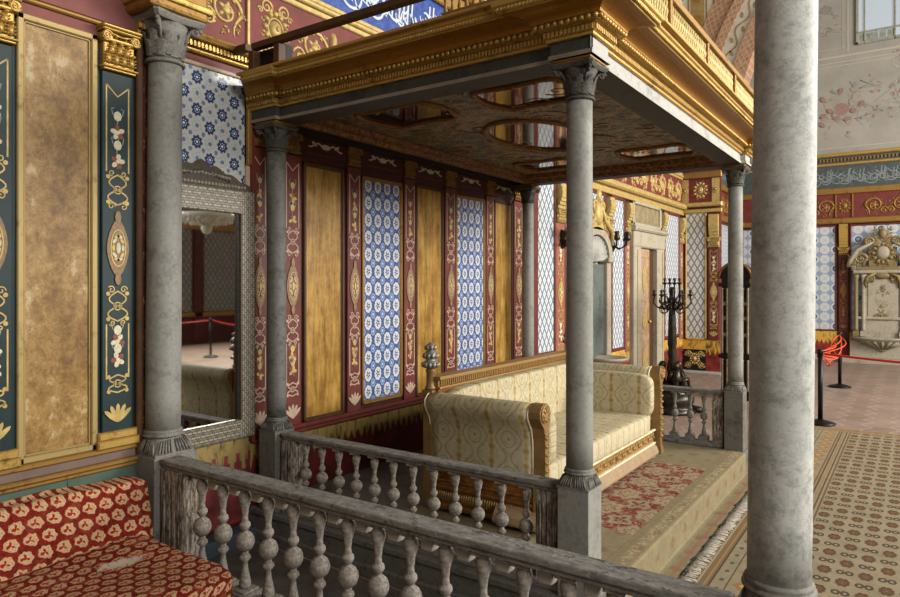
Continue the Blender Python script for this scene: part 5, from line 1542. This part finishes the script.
# ================================================================== TALL CASE
tc_ = thing('longcase_cabinet', 'tall black arched cabinet with ivory uprights standing behind the far right canopy column', 'cabinet')
kx0, kx1, ky0, ky1 = 1.34, 1.80, 10.66, 10.98
b = MB(); b.box((kx0, ky0, 0), (kx1, ky1, .12)); b.box((kx0 + .03, ky0 + .03, .12), (kx1 - .03, ky1, 1.82)); b.box((kx0 - .01, ky0 - .01, .62), (kx1 + .01, ky1, .68)); b.box((kx0 - .01, ky0 - .01, 1.70), (kx1 + .01, ky1, 1.76)); b.build('body', 'case_dark', tc_, bevel=.008)
ar = [(kx0, 1.82)] + [((kx0 + kx1) / 2 - .23 * math.cos(a), 1.82 + .24 * math.sin(a)) for a in [PI * i / 16 for i in range(17)]] + [(kx1, 1.82)]
b = MB(); b.poly(FY(ky1), ar, 0, .30); b.tube([(u, ky0 + .0, v) for u, v in ar], .02, 6, 1); b.build('arched_hood', ['case_dark', 'gold_dark'], tc_)
for x in (kx0 + .05, kx0 + .12, kx1 - .12, kx1 - .05):
    b = MB(); b.lathe([(.022, .70), (.016, .73), (.016, 1.64), (.022, 1.68)], (x, ky0 + .005, 0), 10); b.build('upright', 'ivory', tc_)
    b = MB(); b.lathe([(.022, .14), (.016, .17), (.016, .58), (.022, .61)], (x, ky0 + .005, 0), 10); b.build('upright', 'ivory', tc_)
for z in (.95, 1.2, 1.42):
    b = MB(); b.box((kx0 + .04, ky0 + .005, z), (kx1 - .04, ky0 + .03, z + .05)); b.build('inlay_band', 'ivory', tc_)
base(tc_, (1.57, 10.8, 0))

# ================================================================== WALL FOUNTAIN WITH SHELL on the left wall
nf = thing('wall_fountain', 'arched marble wall fountain with shell niche and gilded crown beyond the sofa', 'fountain')
b = MB(); b.fbox(W, 8.28, 9.34, .02, 2.02, .0301, .09, 0); b.fbox(W, 8.62, 9.02, .3, 1.9, .09, .10, 0); b.build('back_slab', 'green_marble', nf, bevel=.006)
b = MB()
for f in (-1, 1):
    u = 8.81 + f * .47; b.cbox(W, u - .07, u + .07, .02, 2.05, .03, .15, .015); b.cbox(W, u - .1, u + .1, 2.05, 2.12, .03, .19, .015)
n = 18; pts_o = [(8.81 - .55 * math.cos(PI * i / n), 2.12 + .42 * math.sin(PI * i / n)) for i in range(n + 1)]; pts_i = [(8.81 - .42 * math.cos(PI * i / n), 2.12 + .31 * math.sin(PI * i / n)) for i in range(n + 1)]
b.poly(W, pts_o + pts_i[::-1], .03, .17)
b.build('surround', 'fount_marble', nf, bevel=.004)
b = MB()
for k in range(13):
    a = PI * (k + .5) / 13; b.tube([W(8.81, 2.06, .08), W(8.81 - .22 * math.cos(a), 2.08 + .17 * math.sin(a), .13), W(8.81 - .40 * math.cos(a), 2.1 + .30 * math.sin(a), .10)], [.02, .042, .05], 8)
b.build('shell', 'stone_slab', nf)
b = MB(); F = FX(.17)
for f in (-1, 1):
    scrollwork(b, F, 8.81 + f * .28, 2.62, .30, 0, f, .025); scrollwork(b, F, 8.81 + f * .12, 2.82, .24, 0, -f, .022)
    b.tube([F(8.81 + f * .5, 2.3, 0), F(8.81 + f * .45, 2.5, .02), F(8.81 + f * .2, 2.62, .02), F(8.81 + f * .05, 2.95, 0)], [.03, .04, .035, .015], 8)
b.oval(F, 8.81, 2.72, .12, .17, .05, 0, 14, dome=True); b.oval(F, 8.81, 2.97, .06, .10, .04, 0, 10, dome=True)
b.fbox(W, 8.5, 9.12, 2.5, 2.75, .03, .17)
b.build('crown', 'gold_pale', nf)
b = MB(); b.lathe([(.02, .0), (.10, .06), (.26, .14), (.30, .18), (.24, .18), (.2, .15)], (.30, 8.81, .55), 24); b.box((.09, 8.7, .0), (.3, 8.92, .56)); b.build('basin', 'fount_marble', nf)
base(nf, (0, 8.81, 0))
def sconce(y, lb):
    t = thing('wall_sconce', lb, 'sconce', None)
    b = MB(); b.lathe([(.05, -.1), (.07, 0), (.05, .1)], (.06, y, 2.32), 10); b.box((.03, y - .04, 2.2), (.06, y + .04, 2.44)); b.build('back_plate', 'bronze', t)
    for k in range(3):
        a = (k - 1) * .9; d = Vector((math.cos(a), math.sin(a), 0)); o = Vector((.08, y, 2.32)); U = Vector((0, 0, 1))
        b = MB(); b.tube([o, o + d * .12 - U * .06, o + d * .22 - U * .01, o + d * .24 + U * .07], .013, 7); b.lathe([(.01, 0), (.05, .02), (.045, .05), (.03, .10), (.05, .13), (.02, .14)], tuple(o + d * .24 + U * .05), 12); b.build('arm', 'bronze', t)
    base(t, (.03, y, 2.2))
sconce(7.93, 'dark bronze wall sconce just left of the near canopy column')
sconce(9.55, 'dark bronze wall sconce right of the shell fountain, beside tiled panel')

# ================================================================== MARBLE FOUNTAIN on the far wall
ff = thing('marble_fountain', 'cream marble wall fountain with gilt crest and basin at the far right', 'fountain')
fx = 3.22
b = MB(); b.fbox(Q, fx - .40, fx + .40, .55, 1.98, .115, .16); b.fbox(Q, fx - .62, fx + .62, .10, .55, .115, .22); b.fbox(Q, fx - .28, fx + .28, 1.0, 1.85, .16, .175); b.cbox(Q, fx - .48, fx + .48, .95, 1.02, .115, .2, .015); b.fbox(Q, fx - .75, fx + .75, .0, .12, .115, .5); b.build('back_slab', 'fount_marble', ff, bevel=.01)
for f in (-1, 1):
    for du in (.36, .50):
        b = MB(); b.lathe([(.055, .70), (.04, .75), (.04, 1.82), (.055, 1.88), (.07, 1.95)], (fx + f * du, 17.42, 0), 14); b.box((fx + f * du - .06, 17.36, .58), (fx + f * du + .06, 17.48, .70)); b.build('colonnette', 'fount_marble' if du < .4 else 'fount_gold', ff)
b = MB(); F = FY(17.40)
b.cbox(Q, fx - .56, fx + .56, 1.97, 2.05, .115, .26, .02, 1); b.cbox(Q, fx - .50, fx + .50, 2.05, 2.12, .115, .22, .01); b.fbox(Q, fx - .26, fx + .26, 2.1, 2.55, .115, .17)
rosette(b, F, fx, 2.42, .24); b.oval(F, fx, 2.43, .13, .15, .06, 1, 16, dome=True)
for f in (-1, 1):
    scrollwork(b, F, fx + f * .42, 2.30, .40, 0, f, .034); scrollwork(b, F, fx + f * .24, 2.68, .30, 0, -f, .03)
    leafy(b, F, fx + f * .50, 2.12, .25, .14, PI / 2 - f * .5, 0); leafy(b, F, fx + f * .08, 2.75, .22, .12, PI / 2 - f * .3, 0)
    b.tube([F(fx + f * .66, 2.12, 0), F(fx + f * .60, 2.28, .04), F(fx + f * .46, 2.50, .05), F(fx + f * .28, 2.60, .04), F(fx + f * .18, 2.66, .03)], [.03, .05, .05, .035, .02], 8, 1)
    b.tube([F(fx + f * .12, 1.98, .02), F(fx + f * .28, 1.90, .03), F(fx + f * .33, 1.75, .02), F(fx + f * .30, 1.66, .0)], [.03, .04, .03, .015], 8)
    scrollwork(b, F, fx + f * .22, 1.86, .22, 0, f, .02)
for k in range(7): leafy(b, F, fx - .45 + k * .15, 1.98, .12, .09, PI / 2, 0, 2)
b.oval(F, fx, 2.84, .08, .12, .05, 0, 12, dome=True); leafy(b, F, fx, 2.62, .3, .22, PI / 2, 0); b.oval(F, fx, 1.93, .16, .08, .05, 0, 12, dome=True)
b.build('crest', ['fount_gold', 'fount_marble'], ff)
b = MB(); F = FY(17.43)
rosette(b, F, fx, 1.66, .06)
for f in (-1, 0, 1): leafy(b, F, fx, 1.62, .14, .07, -PI / 2 + f * .9, 0, 2)
for f in (-1, 1): scrollwork(b, F, fx - .03 + f * .07, 1.02, .20, 0, f, .016)
rosette(b, F, fx - .03, 1.05, .08); leafy(b, F, fx - .03, 1.12, .14, .1, PI / 2, 0, 2)
b.build('relief', 'fount_gold', ff)
b = MB(); b.lathe([(.03, 0), (.07, .04), (.16, .12), (.34, .20), (.50, .27), (.53, .31), (.48, .32), (.42, .29)], (fx, 17.36, .26), 28, 0, True, 1.15, .62)
for k in range(9): a = -PI * (k + .5) / 9; b.tube([(fx + .08 * math.cos(a), 17.36 + .05 * math.sin(a), .32), (fx + .45 * math.cos(a), 17.36 + .25 * math.sin(a), .50)], [.02, .035], 6)
b.v = [(x, min(y, 17.48), z) for x, y, z in b.v]; b.build('basin', 'fount_marble', ff)
base(ff, (fx, 17.4, 0))

# ================================================================== BARRIERS
def stanchion(x, y, lb, h=.93):
    t = thing('stanchion', lb, 'barrier post', None)
    b = MB(); b.lathe([(.17, 0), (.17, .015), (.12, .03), (.04, .05), (.03, .06)], (x, y, .008), 28); b.build('base', 'cast_black', t)
    b = MB(); b.lathe([(.028, .05), (.028, h - .08)], (x, y, 0), 16); b.build('post', 'cast_black', t)
    b = MB(); b.lathe([(.028, h - .08), (.036, h - .075), (.036, h - .01), (.03, h), (.01, h + .005)], (x, y, 0), 16); b.build('cap', 'cast_black', t)
    return base(t, (x, y, 0))
SA = (2.82, 9.44); SB = (2.75, 13.0); SC = (4.9, 8.55)
stanchion(*SA, 'black barrier post at the corner of the beige carpet, beside the thick column')
stanchion(*SB, 'black barrier post standing on the pink paving in front of the tiled far wall')
stanchion(*SC, 'black barrier post on the paving at the far end of the red belt')
stanchion(10.0, 9.8, 'black barrier post reflected in the tall mirror')
stanchion(10.9, 13.2, 'black barrier post across the hall at the far end of the reflected rope')
def belt(p, q, sag_, w, mat, lb, name='barrier_belt', group=None, lx=0.):
    b = MB(); n = 24; pts = []
    P0, P1 = Vector(p), Vector(q)
    side = (P1 - P0).cross(Vector((0, 0, 1))).normalized()
    for i in range(n + 1):
        t = i / n; v = P0.lerp(P1, t); v.z -= sag_ * 4 * t * (1 - t) ; v += side * lx * math.sin(t * PI * 3)
        pts.append(v)
    b.tube(pts, w, 8)
    o = b.build(name, mat); o['label'] = lb; o['category'] = 'barrier rope'
    if group: o['group'] = group
    return o
belt((SA[0] + .05, SA[1] - .02, .875), (SC[0] - .05, SC[1] + .02, .875), .02, .014, 'rope_red', 'red belt stretched from the carpet corner post to the right edge')
tr = thing('barrier_rope', 'tangle of orange red ropes sagging between the two black posts near the tiled far wall', 'barrier rope')
for k, (sg, lx, z) in enumerate(((.10, .05, .88), (.22, -.08, .88), (.30, .06, .86), (.16, .12, .86), (.05, -.05, .87))):
    st_ = belt((SA[0], SA[1] + .05, z), (SB[0], SB[1] - .05, z + .01), sg, .0085, 'rope_orange', 'x', 'strand', None, lx)
    del st_['label']; del st_['category']; st_.parent = tr
base(tr, (2.8, 11.2, .6))
belt((10.02, 9.86, .875), (10.88, 13.14, .875), .22, .016, 'rope_red', 'red rope sagging across the hall, reflected in the tall mirror', 'barrier_rope')
belt((9.99, 9.74, .875), (9.4, 6.9, .875), .02, .014, 'rope_red', 'taut red belt across the hall, reflected in the tall mirror')

# ================================================================== CHANDELIER (seen in the looking glass)
ch = thing('chandelier', 'crystal chandelier with white glass ball below, reflected in the tall mirror', 'chandelier')
hx, hy, hz = 5.2, 6.3, 2.62
b = MB(); b.lathe([(.01, -.2), (.06, -.18), (.085, -.11), (.06, -.04), (.01, -.02)], (hx, hy, hz + .085), 20); b.build('ball', 'milk', ch)
b = MB(); r = random.Random(2)
for k in range(300):
    a = r.random() * 6.28; d = math.sqrt(r.random()) * .40; b.lathe([(.003, -.04), (.02, 0), (.003, .04)], (hx + d * math.cos(a), hy + d * math.sin(a), hz + .03 + r.random() * .09 + .05 * (d / .4) ** 2), 5)
b.lathe([(.40, .14), (.42, .17), (.40, .2)], (hx, hy, hz), 28)
b.build('crystal_drops', 'crystal', ch, kind='stuff')
b = MB(); b.lathe([(.03, -.02), (.03, .3), (.1, .4), (.04, .6), (.02, .7), (.02, 5.5)], (hx, hy, hz), 12); b.build('stem', 'gold_dull', ch)
base(ch, (hx, hy, hz))

# ================================================================== LIGHT, CAMERA
w = bpy.data.worlds.new('hall daylight'); sc.world = w; w.use_nodes = True
bg = w.node_tree.nodes['Background']; bg.inputs[0].default_value = (1.0, .97, .92, 1); bg.inputs[1].default_value = .19
def area(name, loc, target, sx, sy, power, col=(1, .96, .9)):
    l = bpy.data.lights.new(name, 'AREA'); l.shape = 'RECTANGLE'; l.size = sx; l.size_y = sy; l.energy = power; l.color = col
    o = bpy.data.objects.new(name, l); COL.objects.link(o); o.location = loc
    d = Vector(target) - Vector(loc); o.rotation_euler = d.to_track_quat('-Z', 'Y').to_euler()
    return o
area('window_light', (12.6, 6.5, 5.0), (1.0, 5.5, 1.2), 8, 3, 860, (1, .98, .95))
area('window_light', (11.5, 11.5, 5.5), (0, 10.5, 1.5), 4, 3, 1300, (1, .96, .88))
area('window_light', (9.5, -1.3, 4.6), (2.5, 4.0, .8), 5, 2.5, 600, (1, .98, .95))

cam = bpy.data.cameras.new('camera'); co = bpy.data.objects.new('camera', cam); COL.objects.link(co)
co.location = (3.77, 0, 1.74); co.rotation_euler = (PI / 2, 0, math.radians(34.75))
cam.sensor_width = 36; cam.lens = 668 / 900 * 36; cam.shift_y = -14.5 / 900; cam.clip_start = .05; cam.clip_end = 100
sc.camera = co
sc.view_settings.view_transform = 'Standard'; sc.view_settings.look = 'None'; sc.view_settings.gamma = 1; sc.view_settings.use_curve_mapping = False
sc.view_settings.exposure = 0.42
sc.cycles.use_denoising = True
sc.cycles.caustics_reflective = False; sc.cycles.caustics_refractive = False
sc.cycles.max_bounces = 8; sc.cycles.diffuse_bounces = 4; sc.cycles.glossy_bounces = 4; sc.cycles.sample_clamp_indirect = 6
